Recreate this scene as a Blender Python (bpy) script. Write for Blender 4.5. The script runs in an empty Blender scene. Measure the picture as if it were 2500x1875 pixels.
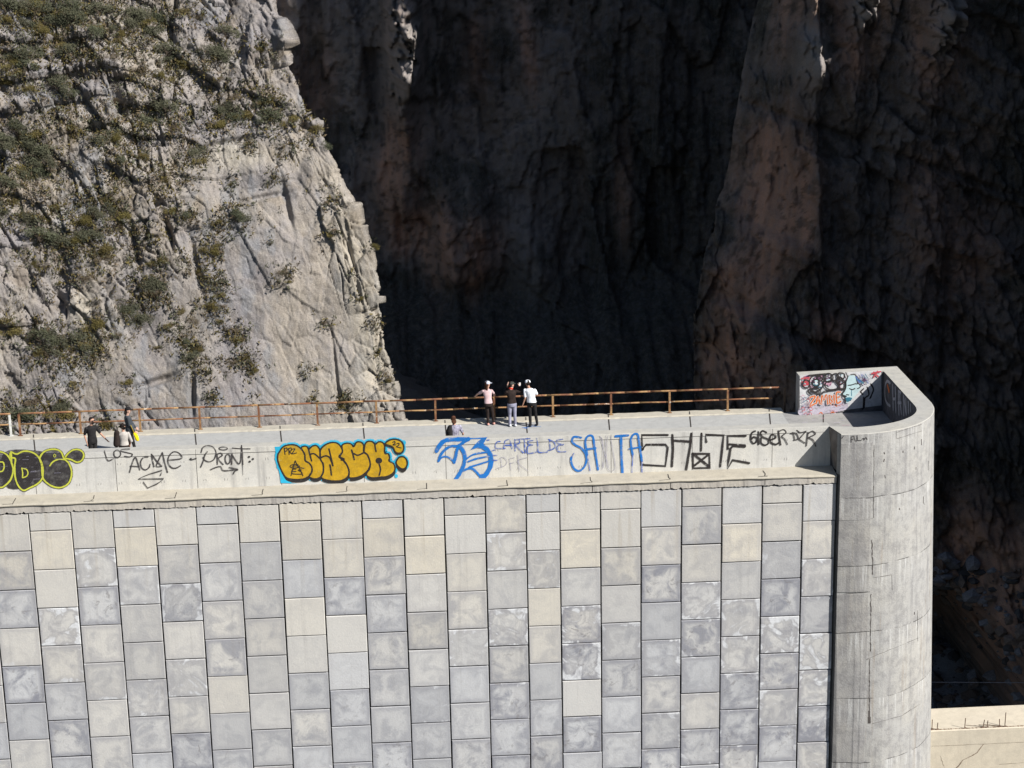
import bpy, bmesh, math, random
import numpy as np
from mathutils import Vector, Matrix
from mathutils.geometry import tessellate_polygon
random.seed(7); RNG = np.random.RandomState(11)
SC = bpy.context.scene; COL = SC.collection
R_ = math.radians

# ------------------------------------------------ camera, sky, sun, exposure
FPX = 4700.0                                    # focal length in pixels of a 2500 px wide frame
PITCH, YAW, ROLL = R_(15.84), R_(2.96), R_(-1.16)
CAM = Vector((13.29, -62.5, 22.39))
FW = Vector((math.sin(YAW)*math.cos(PITCH), math.cos(YAW)*math.cos(PITCH), -math.sin(PITCH)))
_r = Vector((math.cos(YAW), -math.sin(YAW), 0)); _u = _r.cross(FW)
RT = _r*math.cos(ROLL) + _u*math.sin(ROLL); UP = _u*math.cos(ROLL) - _r*math.sin(ROLL)
cd = bpy.data.cameras.new('camera'); cam = bpy.data.objects.new('camera', cd); COL.objects.link(cam)
cam.matrix_world = Matrix(((RT.x, UP.x, -FW.x, CAM.x), (RT.y, UP.y, -FW.y, CAM.y), (RT.z, UP.z, -FW.z, CAM.z), (0, 0, 0, 1)))
cd.sensor_width = 36; cd.lens = FPX/2500*36; cd.clip_start = 0.5; cd.clip_end = 3000
SC.camera = cam

SUN = Vector((-1.4, 1.0, -1.38)).normalized()   # direction the light travels
w = bpy.data.worlds.new("World"); SC.world = w; w.use_nodes = True
nt = w.node_tree; bg = nt.nodes['Background']
sky = nt.nodes.new('ShaderNodeTexSky'); sky.sky_type = 'NISHITA'; sky.sun_disc = False
sky.sun_elevation = math.asin(-SUN.z); sky.sun_rotation = math.atan2(-SUN.x, -SUN.y)
sky.altitude = 800
nt.links.new(sky.outputs[0], bg.inputs[0]); bg.inputs[1].default_value = 0.05
sl = bpy.data.lights.new('sun', 'SUN'); sl.energy = 5.0; sl.angle = R_(0.53); sl.color = (1.0, 0.965, 0.905)
so = bpy.data.objects.new('sun', sl); COL.objects.link(so)
so.rotation_euler = SUN.to_track_quat('-Z', 'Y').to_euler(); so.location = (60, -60, 80)
SC.view_settings.view_transform = 'Standard'; SC.view_settings.look = 'None'
SC.view_settings.exposure = 0.64; SC.view_settings.gamma = 1
SC.cycles.max_bounces = 4; SC.cycles.diffuse_bounces = 2; SC.cycles.glossy_bounces = 1

# ------------------------------------------------ helpers
def ray(px, py): return FW + RT*((px-1250)/FPX) - UP*((py-937.5)/FPX)
def on_y(px, py, y): d = ray(px, py); return CAM + d*((y-CAM.y)/d.y)
def on_z(px, py, z): d = ray(px, py); return CAM + d*((z-CAM.z)/d.z)
def on_x(px, py, x): d = ray(px, py); return CAM + d*((x-CAM.x)/d.x)
def projpx(p):
    v = Vector(p)-CAM; z = v.dot(FW); return 1250+FPX*v.dot(RT)/z, 937.5-FPX*v.dot(UP)/z

def tag(o, label=None, cat=None, group=None, kind=None):
    for k, v in (('label', label), ('category', cat), ('group', group), ('kind', kind)):
        if v: o[k] = v
    return o
def empty(name, loc=(0, 0, 0)):
    o = bpy.data.objects.new(name, None); COL.objects.link(o); o.location = loc; o.empty_display_size = 0.2; return o
def link(name, me, mats=None, parent=None, smooth=False):
    o = bpy.data.objects.new(name, me); COL.objects.link(o)
    if mats:
        for m in (mats if isinstance(mats, (list, tuple)) else [mats]): me.materials.append(m)
    if parent:
        o.parent = parent
        o.matrix_parent_inverse = Matrix.Translation(parent_world(parent)).inverted()
    if smooth: me.polygons.foreach_set('use_smooth', [True]*len(me.polygons))
    return o
def parent_world(p):
    v = Vector(p.location)
    return v
def mesh_py(name, verts, faces, mats=None, parent=None, smooth=False, mi=None):
    me = bpy.data.meshes.new(name); me.from_pydata([tuple(v) for v in verts], [], faces); me.update()
    o = link(name, me, mats, parent, smooth)
    if mi: me.polygons.foreach_set('material_index', mi)
    return o
def grid_mesh(name, P, mats=None, cols=None, smooth=False, parent=None):
    """P: (n,m,3) array of points -> grid mesh; cols: dict name->(n,m,4) arrays"""
    n, m = P.shape[:2]
    me = bpy.data.meshes.new(name)
    me.vertices.add(n*m); me.vertices.foreach_set('co', P.reshape(-1).astype(np.float32))
    idx = np.arange(n*m).reshape(n, m)
    q = np.stack([idx[:-1, :-1], idx[:-1, 1:], idx[1:, 1:], idx[1:, :-1]], -1).reshape(-1, 4)
    me.loops.add(q.size); me.loops.foreach_set('vertex_index', q.reshape(-1).astype(np.int32))
    me.polygons.add(len(q)); me.polygons.foreach_set('loop_start', (np.arange(len(q))*4).astype(np.int32))
    me.polygons.foreach_set('loop_total', np.full(len(q), 4, np.int32))
    me.update(calc_edges=True)
    if cols:
        for k, a in cols.items():
            at = me.color_attributes.new(k, 'FLOAT_COLOR', 'POINT'); at.data.foreach_set('color', a.reshape(-1).astype(np.float32))
    return link(name, me, mats, parent, smooth)

class MB:
    """collects simple shapes into one mesh"""
    def __init__(s): s.v = []; s.f = []; s.m = []
    def add(s, vs, fs, m=0):
        b = len(s.v); s.v += [tuple(v) for v in vs]; s.f += [tuple(i+b for i in f) for f in fs]; s.m += [m]*len(fs); return s
    def box(s, x0, x1, y0, y1, z0, z1, m=0):
        return s.add([(x0,y0,z0),(x1,y0,z0),(x1,y1,z0),(x0,y1,z0),(x0,y0,z1),(x1,y0,z1),(x1,y1,z1),(x0,y1,z1)],
                     [(0,3,2,1),(4,5,6,7),(0,1,5,4),(1,2,6,5),(2,3,7,6),(3,0,4,7)], m)
    def prism(s, poly, z0, z1, m=0, top=True):
        n = len(poly); vs = [(x, y, z0) for x, y in poly]+[(x, y, z1) for x, y in poly]
        fs = [(i, (i+1) % n, n+(i+1) % n, n+i) for i in range(n)]
        tr = tessellate_polygon([[Vector((x, y, 0)) for x, y in poly]])
        s.add(vs, fs + [(a+n, b+n, c+n) for a, b, c in tr] + [(c, b, a) for a, b, c in tr], m); return s
    def tube(s, a, b, r0, r1=None, n=8, m=0, cap=True):
        r1 = r0 if r1 is None else r1; a = Vector(a); b = Vector(b); d = (b-a).normalized()
        u = d.orthogonal().normalized(); v = d.cross(u); vs = []
        for c, r in ((a, r0), (b, r1)):
            for i in range(n):
                t = 2*math.pi*i/n; vs.append(c+u*(r*math.cos(t))+v*(r*math.sin(t)))
        fs = [(i, (i+1) % n, n+(i+1) % n, n+i) for i in range(n)]
        if cap: fs += [tuple(range(n-1, -1, -1)), tuple(range(n, 2*n))]
        return s.add(vs, fs, m)
    def build(s, name, mats, parent=None, smooth=False):
        return mesh_py(name, s.v, s.f, mats, parent, smooth, s.m)

# ------------------------------------------------ numpy noise
def _h(ix, iy, iz, seed):
    h = (ix.astype(np.int64)*374761393 + iy.astype(np.int64)*668265263 + iz.astype(np.int64)*2147483647 + seed*974634777) & 0xFFFFFFFF
    h = ((h ^ (h >> 13))*1274126177) & 0xFFFFFFFF
    h = ((h ^ (h >> 16))*2246822519) & 0xFFFFFFFF
    return ((h ^ (h >> 15)) & 0xFFFFFF)/float(0xFFFFFF)
def vnoise(p, seed=0):
    i = np.floor(p); f = p-i; i = i.astype(np.int64); f = f*f*(3-2*f); r = 0
    for dx in (0, 1):
        for dy in (0, 1):
            for dz in (0, 1):
                wgt = (f[..., 0] if dx else 1-f[..., 0])*(f[..., 1] if dy else 1-f[..., 1])*(f[..., 2] if dz else 1-f[..., 2])
                r = r + wgt*_h(i[..., 0]+dx, i[..., 1]+dy, i[..., 2]+dz, seed)
    return r*2-1
def fbm(p, o=4, seed=0, g=0.5):
    r = 0; a = 1.0; s = 0
    for k in range(o):
        r = r + a*vnoise(p*(2.03**k)+k*17.3, seed+k); s += a; a *= g
    return r/s
def worley(p, seed=0):
    i = np.floor(p).astype(np.int64); best = np.full(p.shape[:-1], 1e9); sec = best.copy()
    idv = np.zeros(p.shape[:-1]+(3,)); vec = np.zeros(p.shape)
    for dx in (-1, 0, 1):
        for dy in (-1, 0, 1):
            for dz in (-1, 0, 1):
                c = i+np.array([dx, dy, dz]); a = c[..., 0]; b = c[..., 1]; d = c[..., 2]
                hx, hy, hz = _h(a, b, d, seed), _h(a, b, d, seed+1), _h(a, b, d, seed+2)
                o = np.stack([hx, hy, hz], -1); v = c+o-p; ds = (v**2).sum(-1); nb = ds < best
                sec = np.where(nb, best, np.minimum(sec, ds)); best = np.where(nb, ds, best)
                idv = np.where(nb[..., None], np.stack([_h(a, b, d, seed+5), _h(a, b, d, seed+6), _h(a, b, d, seed+7)], -1), idv)
                vec = np.where(nb[..., None], v, vec)
    return np.sqrt(best), np.sqrt(sec), idv, vec
def sst(x, a, b): t = np.clip((x-a)/(b-a), 0, 1); return t*t*(3-2*t)
def blocks(p, size, tilt, seed, warp=0.25):
    q = p/np.array(size); q = q + warp*np.stack([vnoise(q*1.3, seed+11), vnoise(q*1.3, seed+12), vnoise(q*1.3, seed+13)], -1)
    f1, f2, idv, vec = worley(q, seed)
    h = (idv[..., 0]-.5)*2 + tilt*((idv[..., 1]-.5)*vec[..., 0]+(idv[..., 2]-.5)*vec[..., 2])*2
    return h, 1-sst(f2-f1, 0.0, 0.10), idv[..., 1]

# ------------------------------------------------ node material helper
class NM:
    def __init__(s, name, rough=0.9, spec=0.25):
        s.m = bpy.data.materials.new(name); s.m.use_nodes = True; s.t = s.m.node_tree; s.b = s.t.nodes['Principled BSDF']
        s.b.inputs['Roughness'].default_value = rough; s.b.inputs['Specular IOR Level'].default_value = spec
    def n(s, t, **k):
        o = s.t.nodes.new(t)
        for a, b in k.items(): setattr(o, a, b)
        return o
    def l(s, a, b): s.t.links.new(a, b)
    def put(s, sock, v):
        if isinstance(v, bpy.types.NodeSocket): s.l(v, sock)
        elif v is not None: sock.default_value = (v[0], v[1], v[2], 1) if isinstance(v, (tuple, list)) and len(v) == 3 and sock.type == 'RGBA' else v
    def pos(s, scale=(1, 1, 1), off=None, rot=(0, 0, 0)):
        tc = s.n('ShaderNodeTexCoord'); mp = s.n('ShaderNodeMapping'); s.l(tc.outputs['Object'], mp.inputs[0])
        mp.inputs['Scale'].default_value = scale; mp.inputs['Rotation'].default_value = rot
        if off is not None: s.put(mp.inputs['Location'], off)
        return mp.outputs[0]
    def noise(s, scale, detail=4, rough=.55, vec=None, dist=0.0):
        o = s.n('ShaderNodeTexNoise'); o.inputs['Scale'].default_value = scale; o.inputs['Detail'].default_value = detail
        o.inputs['Roughness'].default_value = rough; o.inputs['Distortion'].default_value = dist
        s.l(vec if vec is not None else s.pos(), o.inputs['Vector']); return o.outputs['Fac']
    def vor(s, scale, vec=None, feature='DISTANCE_TO_EDGE'):
        o = s.n('ShaderNodeTexVoronoi', feature=feature); o.inputs['Scale'].default_value = scale
        s.l(vec if vec is not None else s.pos(), o.inputs['Vector']); return o.outputs[0]
    def map(s, v, a, b, c=0., d=1., smooth=True):
        o = s.n('ShaderNodeMapRange'); o.interpolation_type = 'SMOOTHSTEP' if smooth else 'LINEAR'
        s.put(o.inputs[0], v)
        for i, x in enumerate((a, b, c, d)): s.put(o.inputs[i+1], x)
        return o.outputs[0]
    def math(s, op, a, b=None, clamp=False):
        o = s.n('ShaderNodeMath', operation=op, use_clamp=clamp); s.put(o.inputs[0], a); s.put(o.inputs[1], b); return o.outputs[0]
    def mix(s, f, a, b, mode='MIX'):
        o = s.n('ShaderNodeMix', data_type='RGBA', blend_type=mode); s.put(o.inputs[0], f); s.put(o.inputs[6], a); s.put(o.inputs[7], b); return o.outputs[2]
    def attr(s, name):
        o = s.n('ShaderNodeAttribute', attribute_name=name); return o
    def bump(s, h, dist=0.02, strength=1.0):
        o = s.n('ShaderNodeBump'); o.inputs['Strength'].default_value = strength; o.inputs['Distance'].default_value = dist
        s.put(o.inputs['Height'], h); s.l(o.outputs[0], s.b.inputs['Normal'])
    def out(s, c): s.put(s.b.inputs['Base Color'], c); return s.m
def plain(name, col, rough=.85, var=.25, scale=6, spec=.25):
    k = NM(name, rough, spec); c2 = tuple(c*(1-var) for c in col); c3 = tuple(min(1, c*(1+var*.5)) for c in col)
    return k.out(k.mix(k.map(k.noise(scale, 5), .3, .7), c2, c3))

# ------------------------------------------------ materials of the dam
def concrete(name, base, dark, warm, stain=0.5, streak=1.0, edge=None):
    k = NM(name, .92, .2)
    big = k.map(k.noise(.55, 5, .6), .35, .68); mid = k.map(k.noise(3.2, 6, .65), .35, .7); fine = k.noise(26, 4, .7)
    st = k.map(k.noise(1.0, 5, .6, k.pos((3.2, 3.2, .28))), .5, .78)
    c = k.mix(big, base, warm); c = k.mix(k.math('MULTIPLY', mid, .55), c, tuple(.80*x for x in base))
    c = k.mix(k.math('MULTIPLY', st, stain*streak), c, dark)
    sp = k.map(k.noise(9, 6, .75), .62, .72); c = k.mix(k.math('MULTIPLY', sp, .45*stain), c, dark)
    c = k.mix(k.math('MULTIPLY', k.map(fine, .35, .65), .35), c, tuple(.72*x for x in base))
    k.bump(k.math('ADD', k.noise(22, 6, .7), k.math('MULTIPLY', k.noise(4, 4, .6), .8)), .012, .6)
    return k.out(c)
M = {}
M['face'] = concrete('parapet_concrete', (.545, .535, .51), (.25, .24, .235), (.59, .565, .51), .75)
M['top'] = concrete('weathered_coping_concrete', (.40, .39, .365), (.24, .235, .23), (.44, .42, .37), .5)
M['deck'] = concrete('deck_concrete', (.375, .375, .365), (.25, .245, .24), (.41, .405, .39), .55)
M['curb'] = concrete('curb_concrete', (.42, .39, .33), (.22, .21, .19), (.46, .42, .34), .5)
M['ledge'] = concrete('cream_ledge_concrete', (.41, .378, .318), (.21, .195, .175), (.44, .40, .325), .65, .6)
M['fascia'] = concrete('stained_fascia_concrete', (.43, .405, .375), (.17, .155, .15), (.50, .455, .39), .9)
M['tower'] = concrete('bastion_concrete', (.40, .392, .378), (.20, .195, .20), (.435, .42, .385), .95, 1.2)
def tower_mat(name, base, dark, warm):
    k = NM(name, .92, .2); ps = k.n('ShaderNodeSeparateXYZ'); k.l(k.pos(), ps.inputs[0]); zz = ps.outputs[2]
    wob = k.math('MULTIPLY', k.noise(.6, 3), .25)
    fr = k.math('FRACT', k.math('DIVIDE', k.math('ADD', k.math('ADD', zz, 32.62-.12), wob), 2.52))           # 1 just under a pour line, 0 above the next
    c = k.mix(k.map(k.noise(.5, 5, .6), .35, .7), base, warm)
    c = k.mix(k.math('MULTIPLY', k.map(k.noise(2.6, 7, .7), .42, .66), .55), c, dark)
    s1 = k.map(k.noise(1.0, 6, .7, k.pos((4.5, 4.5, .22))), .47, .70); c = k.mix(k.math('MULTIPLY', s1, .62), c, dark)
    s3 = k.map(k.noise(1.0, 5, .7, k.pos((2.2, 2.2, .10), (5, 9, 2))), .60, .70); c = k.mix(k.math('MULTIPLY', s3, .45), c, (.25, .20, .15))
    s2 = k.map(k.noise(1.0, 6, .75, k.pos((7, 7, .35), (3, 1, 8))), .50, .66); run = k.math('MULTIPLY', s2, k.map(fr, .35, .98)); c = k.mix(k.math('MULTIPLY', run, .75), c, (.56, .56, .55))
    ln = k.math('MULTIPLY', k.map(fr, .0, .012, 1, 0), k.map(k.noise(1.3, 5), .40, .58)); c = k.mix(k.math('MULTIPLY', ln, .7), c, (.13, .12, .115))
    bd = k.math('FRACT', k.math('MULTIPLY', zz, 3.3)); c = k.mix(k.math('MULTIPLY', k.map(bd, 0, .06, 1, 0), .16), c, dark)      # faint board marks
    pk = k.map(k.noise(10, 6, .8), .60, .70); c = k.mix(k.math('MULTIPLY', pk, .5), c, (.16, .155, .15)); gr = k.map(k.noise(34, 4, .8), .3, .7); c = k.mix(k.math('MULTIPLY', gr, .25), c, dark)
    k.bump(k.math('ADD', k.math('ADD', k.noise(20, 6, .7), k.math('MULTIPLY', k.noise(3, 5, .6), 1.2)), k.math('MULTIPLY', ln, -1.5)), .018, .8)
    return k.out(c)
M['tower'] = tower_mat('streaked_bastion_concrete', (.36, .355, .345), (.18, .176, .18), (.39, .378, .352))
M['tower2'] = tower_mat('grey_streaked_bastion_concrete', (.315, .308, .302), (.165, .16, .165), (.345, .33, .305))
M['low'] = concrete('cream_spillway_concrete', (.53, .475, .385), (.30, .26, .21), (.58, .515, .41), .45, .6)
M['joint'] = plain('dark_joint_filler', (.040, .034, .030), .95)
M['inner'] = plain('shade_darkened_inner_concrete', (.115, .11, .115), .95, .35, 4)  # inner wall colour lowered to deepen the shade inside the bastion
M['bfloor'] = concrete('bastion_floor_concrete', (.30, .295, .29), (.16, .155, .155), (.33, .32, .30), .7)  # floor set darker than the deck to deepen the bastion's shade

def panel_mat():
    k = NM('facing_slab_stone', .9, .2)
    t = k.attr('tone'); sep = k.n('ShaderNodeSeparateColor'); k.l(t.outputs['Color'], sep.inputs[0])
    warm, dark, white = sep.outputs[0], sep.outputs[1], sep.outputs[2]
    off = k.attr('shift'); tc = k.n('ShaderNodeTexCoord')
    va = k.n('ShaderNodeVectorMath', operation='ADD'); k.l(tc.outputs['Object'], va.inputs[0]); k.l(off.outputs['Vector'], va.inputs[1]); V = va.outputs[0]
    uv = k.n('ShaderNodeUVMap', uv_map='UVMap'); su = k.n('ShaderNodeSeparateXYZ'); k.l(uv.outputs[0], su.inputs[0])
    ex = k.math('MINIMUM', su.outputs[0], k.math('SUBTRACT', 1.0, su.outputs[0])); ey = k.math('MINIMUM', su.outputs[1], k.math('SUBTRACT', 1.0, su.outputs[1]))
    e = k.math('MINIMUM', ex, ey)                                   # 0 at the slab's rim .. .5 at its middle
    cloud = k.noise(1.5, 6, .62, V, .6); cl2 = k.noise(2.6, 7, .68, V, 1.2); fine = k.noise(14, 6, .75, V)
    base = k.mix(warm, (.505, .515, .535), (.66, .605, .495))
    base = k.mix(k.math('MULTIPLY', k.map(fine, .3, .7), .30), base, (.44, .43, .43))
    # grey-blue damp clouds, stronger near the rim
    rim = k.map(k.math('ADD', e, k.math('MULTIPLY', k.math('SUBTRACT', cloud, .5), .6)), .0, .15, 1, 0)
    dk = k.math('MULTIPLY', k.math('ADD', k.map(cloud, .42, .66), k.math('MULTIPLY', rim, .75), True), dark, True)
    base = k.mix(dk, base, (.215, .222, .26))
    dk2 = k.math('MULTIPLY', k.map(cl2, .56, .64), k.map(dark, .4, .9)); base = k.mix(k.math('MULTIPLY', dk2, .6), base, (.16, .15, .155))
    # crisp white lime bloom
    wm = k.math('ADD', k.math('MULTIPLY', k.noise(1.15, 5, .55, V, 1.6), .8), k.math('MULTIPLY', rim, .10))
    wv = k.n('ShaderNodeMapRange'); wv.interpolation_type = 'SMOOTHSTEP'; k.l(wm, wv.inputs[0])
    k.l(k.math('SUBTRACT', .58, k.math('MULTIPLY', white, .16)), wv.inputs[1]); k.l(k.math('SUBTRACT', .66, k.math('MULTIPLY', white, .15)), wv.inputs[2])
    ring = k.math('MULTIPLY', k.map(wm, .36, .44), k.math('MULTIPLY', white, .5)); base = k.mix(ring, base, (.22, .215, .235))
    wf = k.math('MULTIPLY', wv.outputs[0], k.map(k.noise(7, 5, .7, V), .25, .6, .45, 1)); base = k.mix(k.math('MULTIPLY', wf, k.map(white, .1, .4)), base, (.63, .645, .67))
    # thin rust-brown drips below the fascia
    ps = k.n('ShaderNodeSeparateXYZ'); k.l(tc.outputs['Object'], ps.inputs[0])
    drip = k.math('MULTIPLY', k.map(k.noise(1, 4, .6, k.pos((2.6, 2.6, .12))), .54, .70), k.map(ps.outputs[2], -3.0, .6))
    base = k.mix(k.math('MULTIPLY', drip, .65), base, (.36, .31, .24))
    line = k.map(e, .0, .022, 1, 0); base = k.mix(k.math('MULTIPLY', line, .12), base, (.62, .60, .56))  # pale rim line paints a bevel highlight into the slab colour
    # weathering that ignores the joints: long water streaks, broad grey washes, pocks
    wsh = k.map(k.noise(.45, 6, .65), .50, .72); base = k.mix(k.math('MULTIPLY', wsh, .26), base, (.27, .265, .28))
    st1 = k.map(k.noise(1.0, 6, .7, k.pos((3.6, 3.6, .13))), .52, .74); base = k.mix(k.math('MULTIPLY', st1, .34), base, (.26, .25, .245))
    st2 = k.map(k.noise(1.0, 6, .7, k.pos((2.7, 2.7, .16), (7, 3, 1))), .60, .76); base = k.mix(k.math('MULTIPLY', st2, .40), base, (.66, .66, .66))
    pk = k.map(k.noise(11, 6, .8), .60, .70); base = k.mix(k.math('MULTIPLY', pk, .35), base, (.20, .19, .19))
    gr = k.map(k.noise(38, 4, .8), .3, .7); base = k.mix(k.math('MULTIPLY', gr, .22), base, (.33, .32, .32))
    val = k.n('ShaderNodeSeparateColor'); k.l(off.outputs['Color'], val.inputs[0]); vv = k.math('FRACT', k.math('MULTIPLY', val.outputs[0], .371)); base = k.mix(k.map(vv, .2, 1, 0, .30, False), base, (.21, .215, .235))
    k.bump(k.math('ADD', k.noise(16, 6, .7, V), k.math('MULTIPLY', cloud, .7)), .011, .7)
    return k.out(base)
M['panel'] = panel_mat()

# ================================================= THE DAM
ZT, ZD = 2.47, 0.90            # top of the parapet, deck
XL, XR = -16.0, 27.72
YF, YB = 0.86, 8.30            # parapet's water-side face, back edge of the deck
dam = tag(empty('dam', (0, 0, 0)), 'curved-topped concrete dam wall faced with pale square slabs under a graffiti-covered parapet', 'dam')

b = MB(); b.box(XL, XR, .10, YB, -34, ZD-.30)
b.build('wall_body', M['joint'], dam)

# facing slabs: staggered columns 1.41 m wide, every slab with its own set-back and tone
S = 1.41
xs = [k*S for k in range(-11, 13)] + [S*(12.82+k) for k in range(7)] + [S*19.66]
vs, fs, tone, shift, uvs = [], [], [], [], []
special = {}
def hint(px, py, warm, dark, white): special[(px, py)] = (warm, dark, white)
for a in [(100,1230,.55,.1,.0),(130,1340,.9,.2,.1),(230,1390,.3,.55,.55),(330,1320,1,.1,0),(140,1430,.5,.1,.05),(240,1480,.1,.85,0),(60,1510,.1,.75,0),(340,1430,.2,.45,.35),
          (440,1470,.2,.75,.8),(150,1545,.35,.35,.85),(155,1625,.5,.55,.3),(250,1660,.4,.45,.35),(345,1690,.3,.6,.45),(450,1640,.3,.4,.55),(540,1520,.45,.55,.15),(640,1370,.2,.3,.25),
          (720,1340,.75,.15,0),(735,1210,1,.05,0),(640,1250,.6,.05,0),(830,1330,.75,.25,.05),(830,1430,.05,.75,.05),(930,1355,1,.25,0),(1035,1345,1,.1,0),(1035,1530,.65,.6,.1),(1240,1500,.2,.55,.65),
          (1250,1570,.3,.6,.8),(1150,1560,.2,.2,.5),(1225,1250,.75,.35,.3),(1225,1350,.4,.45,.45),(1325,1380,.5,.4,.6),(1325,1460,.8,.15,0),(1325,1550,.6,.4,.1),(1420,1340,.95,.25,0),(1420,1430,.3,.35,.2),
          (1420,1530,.4,.95,.75),(1420,1620,.1,1,.9),(1520,1650,.15,.85,.1),(1520,1580,.2,.5,.55),(1620,1330,.55,.5,.1),(1720,1470,.2,.6,.75),(1720,1700,.4,.45,.25),(1815,1330,.9,.35,0),(1815,1520,.3,.5,.5),
          (1815,1630,.3,.55,.7),(1910,1560,.25,.6,.9),(1905,1650,.25,.9,.45),(1905,1740,.3,.6,.5),(1905,1820,.05,.95,.25),(1990,1420,.3,.5,.6),(1985,1610,.3,.4,1),(1985,1690,.3,.6,.8),(1985,1780,.1,1,.5),(1985,1850,.4,.6,.7),
          (1620,1850,.1,1,.1),(760,1690,.1,.55,0),(550,1720,.6,.2,.05),(180,1720,.1,.6,.15),(170,1800,.2,.9,0),(380,1790,.2,.6,.2),(650,1740,.3,.25,.1),(750,1580,.4,.15,0)]: hint(*a)
for ci in range(len(xs)-1):
    x0, x1 = xs[ci], xs[ci+1]; ix = ci-11
    zj = [0.0 - (.5*S if ix % 2 else 0) - k*S for k in range(0, 22)]
    edges = [.66 + .015*math.sin(ix*2.3)] + zj
    for ri in range(len(edges)-1):
        z1, z0 = edges[ri], edges[ri+1]; gx = random.uniform(.014, .030); gz = random.uniform(.013, .024)
        yp = random.uniform(-.012, .018); tl = random.uniform(-.008, .008)
        cx, cz = (x0+x1)/2, (z0+z1)/2; px, py = projpx((cx, 0, cz))
        r = random.random(); depth = min(1, max(0, -cz/6.5))
        wm = min(1, max(0, random.gauss(.68-.55*depth, .25))); dk = min(1, max(0, random.gauss(.30+.26*depth, .27))); wh = max(0, random.gauss(-.14+.2*depth, .17))
        if cx > 17: q_ = min(1, (cx-17)/9)*min(1, max(0, depth*1.6-.2)); dk = min(1, dk+.35*q_*random.random()*1.6); wh += .42*q_*random.random(); wm *= 1-.5*q_
        if ri == 0: wm, dk, wh = random.choice([.25, .55, .6]), random.uniform(0.1, .35), 0
        for (hx, hy), tt in special.items():
            if abs(hx-px) < 46 and abs(hy-py) < 46: wm, dk, wh = tt
        jx0, jx1 = x0+gx, x1-gx; jz0, jz1 = z0+gz, z1-gz; bv = .013
        def jit(): return random.uniform(-.007, .007)
        b0 = len(vs)
        front = [(jx0+bv+jit(), yp+tl, jz0+bv+jit()), (jx1-bv+jit(), yp-tl, jz0+bv+jit()), (jx1-bv+jit(), yp-tl, jz1-bv+jit()), (jx0+bv+jit(), yp+tl, jz1-bv+jit())]
        rim = [(jx0, yp+.02, jz0), (jx1, yp+.02, jz0), (jx1, yp+.02, jz1), (jx0, yp+.02, jz1)]
        back = [(x, .13, z) for x, y, z in rim]
        vs += front+rim+back
        F = [(0, 1, 2, 3)]+[(4+i, 4+(i+1) % 4, (i+1) % 4, i) for i in range(4)]+[(8+i, 8+(i+1) % 4, 4+(i+1) % 4, 4+i) for i in range(4)]
        fs += [tuple(b0+i for i in f) for f in F]
        sh = (random.uniform(0, 60), random.uniform(0, 60), random.uniform(0, 60), 1)
        tone += [(wm, dk, wh, 1)]*12; shift += [sh]*12
        for f in F:
            for i in f:
                v = vs[b0+i]; uvs += [(v[0]-jx0)/(jx1-jx0), (v[2]-jz0)/(jz1-jz0)]
pan = mesh_py('slab_facing', vs, fs, M['panel'], dam)
at = pan.data.color_attributes.new('tone', 'FLOAT_COLOR', 'POINT'); at.data.foreach_set('color', np.array(tone, np.float32).reshape(-1))
at = pan.data.color_attributes.new('shift', 'FLOAT_COLOR', 'POINT'); at.data.foreach_set('color', np.array(shift, np.float32).reshape(-1))
uvl = pan.data.uv_layers.new(name='UVMap'); uvl.data.foreach_set('uv', uvs)

# fascia with ragged lower edge, then the rounded cream ledge
def ragged_strip(name, mat, x0, x1, z1, z0, y, th, n, amp, parent):
    vs = []; fs = []
    for i in range(n+1):
        x = x0+(x1-x0)*i/n; zb = z0+random.uniform(-amp, amp)+(.05 if random.random() < .04 else 0)
        vs += [(x, y, z1), (x, y+random.uniform(-.004, .004), zb), (x, y+th, zb), (x, y+th, z1)]
    for i in range(n):
        a = 4*i; fs += [(a, a+1, a+5, a+4), (a+1, a+2, a+6, a+5)]
    return mesh_py(name, vs, fs, mat, parent)
ragged_strip('fascia', M['fascia'], XL, XR-.02, .93, .685, -.03, .25, 700, .018, dam)
prof = [(-.03, .93), (-.055, .932), (-.075, .945), (-.08, .97), (-.07, .995), (-.04, 1.012), (.05, 1.022), (YF+.05, 1.035)]
vs = []; fs = []; n = 240
for i in range(n+1):
    x = XL+(XR-.005-XL)*i/n; s = max(0, (x-24.6)/3.1)
    for j, (y, z) in enumerate(prof):
        ww = .006*math.sin(x*3.1+j)+.004*math.sin(x*7.7)
        vs.append((x, y+ww*(j < 6)+s*.03*(j < 6), z+ww*.5-.05*s*(1 if j < 7 else 0)))
m_ = len(prof)
for i in range(n):
    for j in range(m_-1): a = i*m_+j; fs.append((a, a+m_, a+m_+1, a+1))
ledge = mesh_py('ledge', vs, fs, M['ledge'], dam, smooth=True)
# short cracks and joints across the ledge and fascia
b = MB()
for px in [27, 219, 425, 640, 847, 1042, 1240, 1447, 1638, 1868]:
    p0 = on_y(px, 1200, -.08); x = p0.x; t = random.uniform(-.10, .10)
    pts = [(x+t*.3, .55, 1.033), (x+t*.6, .20, 1.030), (x, .02, 1.026), (x+t, -.045, 1.018)]
    for a, c in zip(pts[:-1], pts[1:]): b.add([(a[0]-.012, a[1], a[2]+.004), (a[0]+.012, a[1], a[2]+.004), (c[0]+.012, c[1], c[2]+.004), (c[0]-.012, c[1], c[2]+.004)], [(0, 1, 2, 3)])
    if random.random() < .6: b.box(x-.01, x+.01, -.036, -.028, .70, .925)
    b.add([(x+t-.35, -.05, 1.016), (x+t, -.02, 1.026), (x+t, -.0, 1.028), (x+t-.33, -.035, 1.024)], [(0, 1, 2, 3)])
b.build('ledge_joints', M['joint'], dam)

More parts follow.
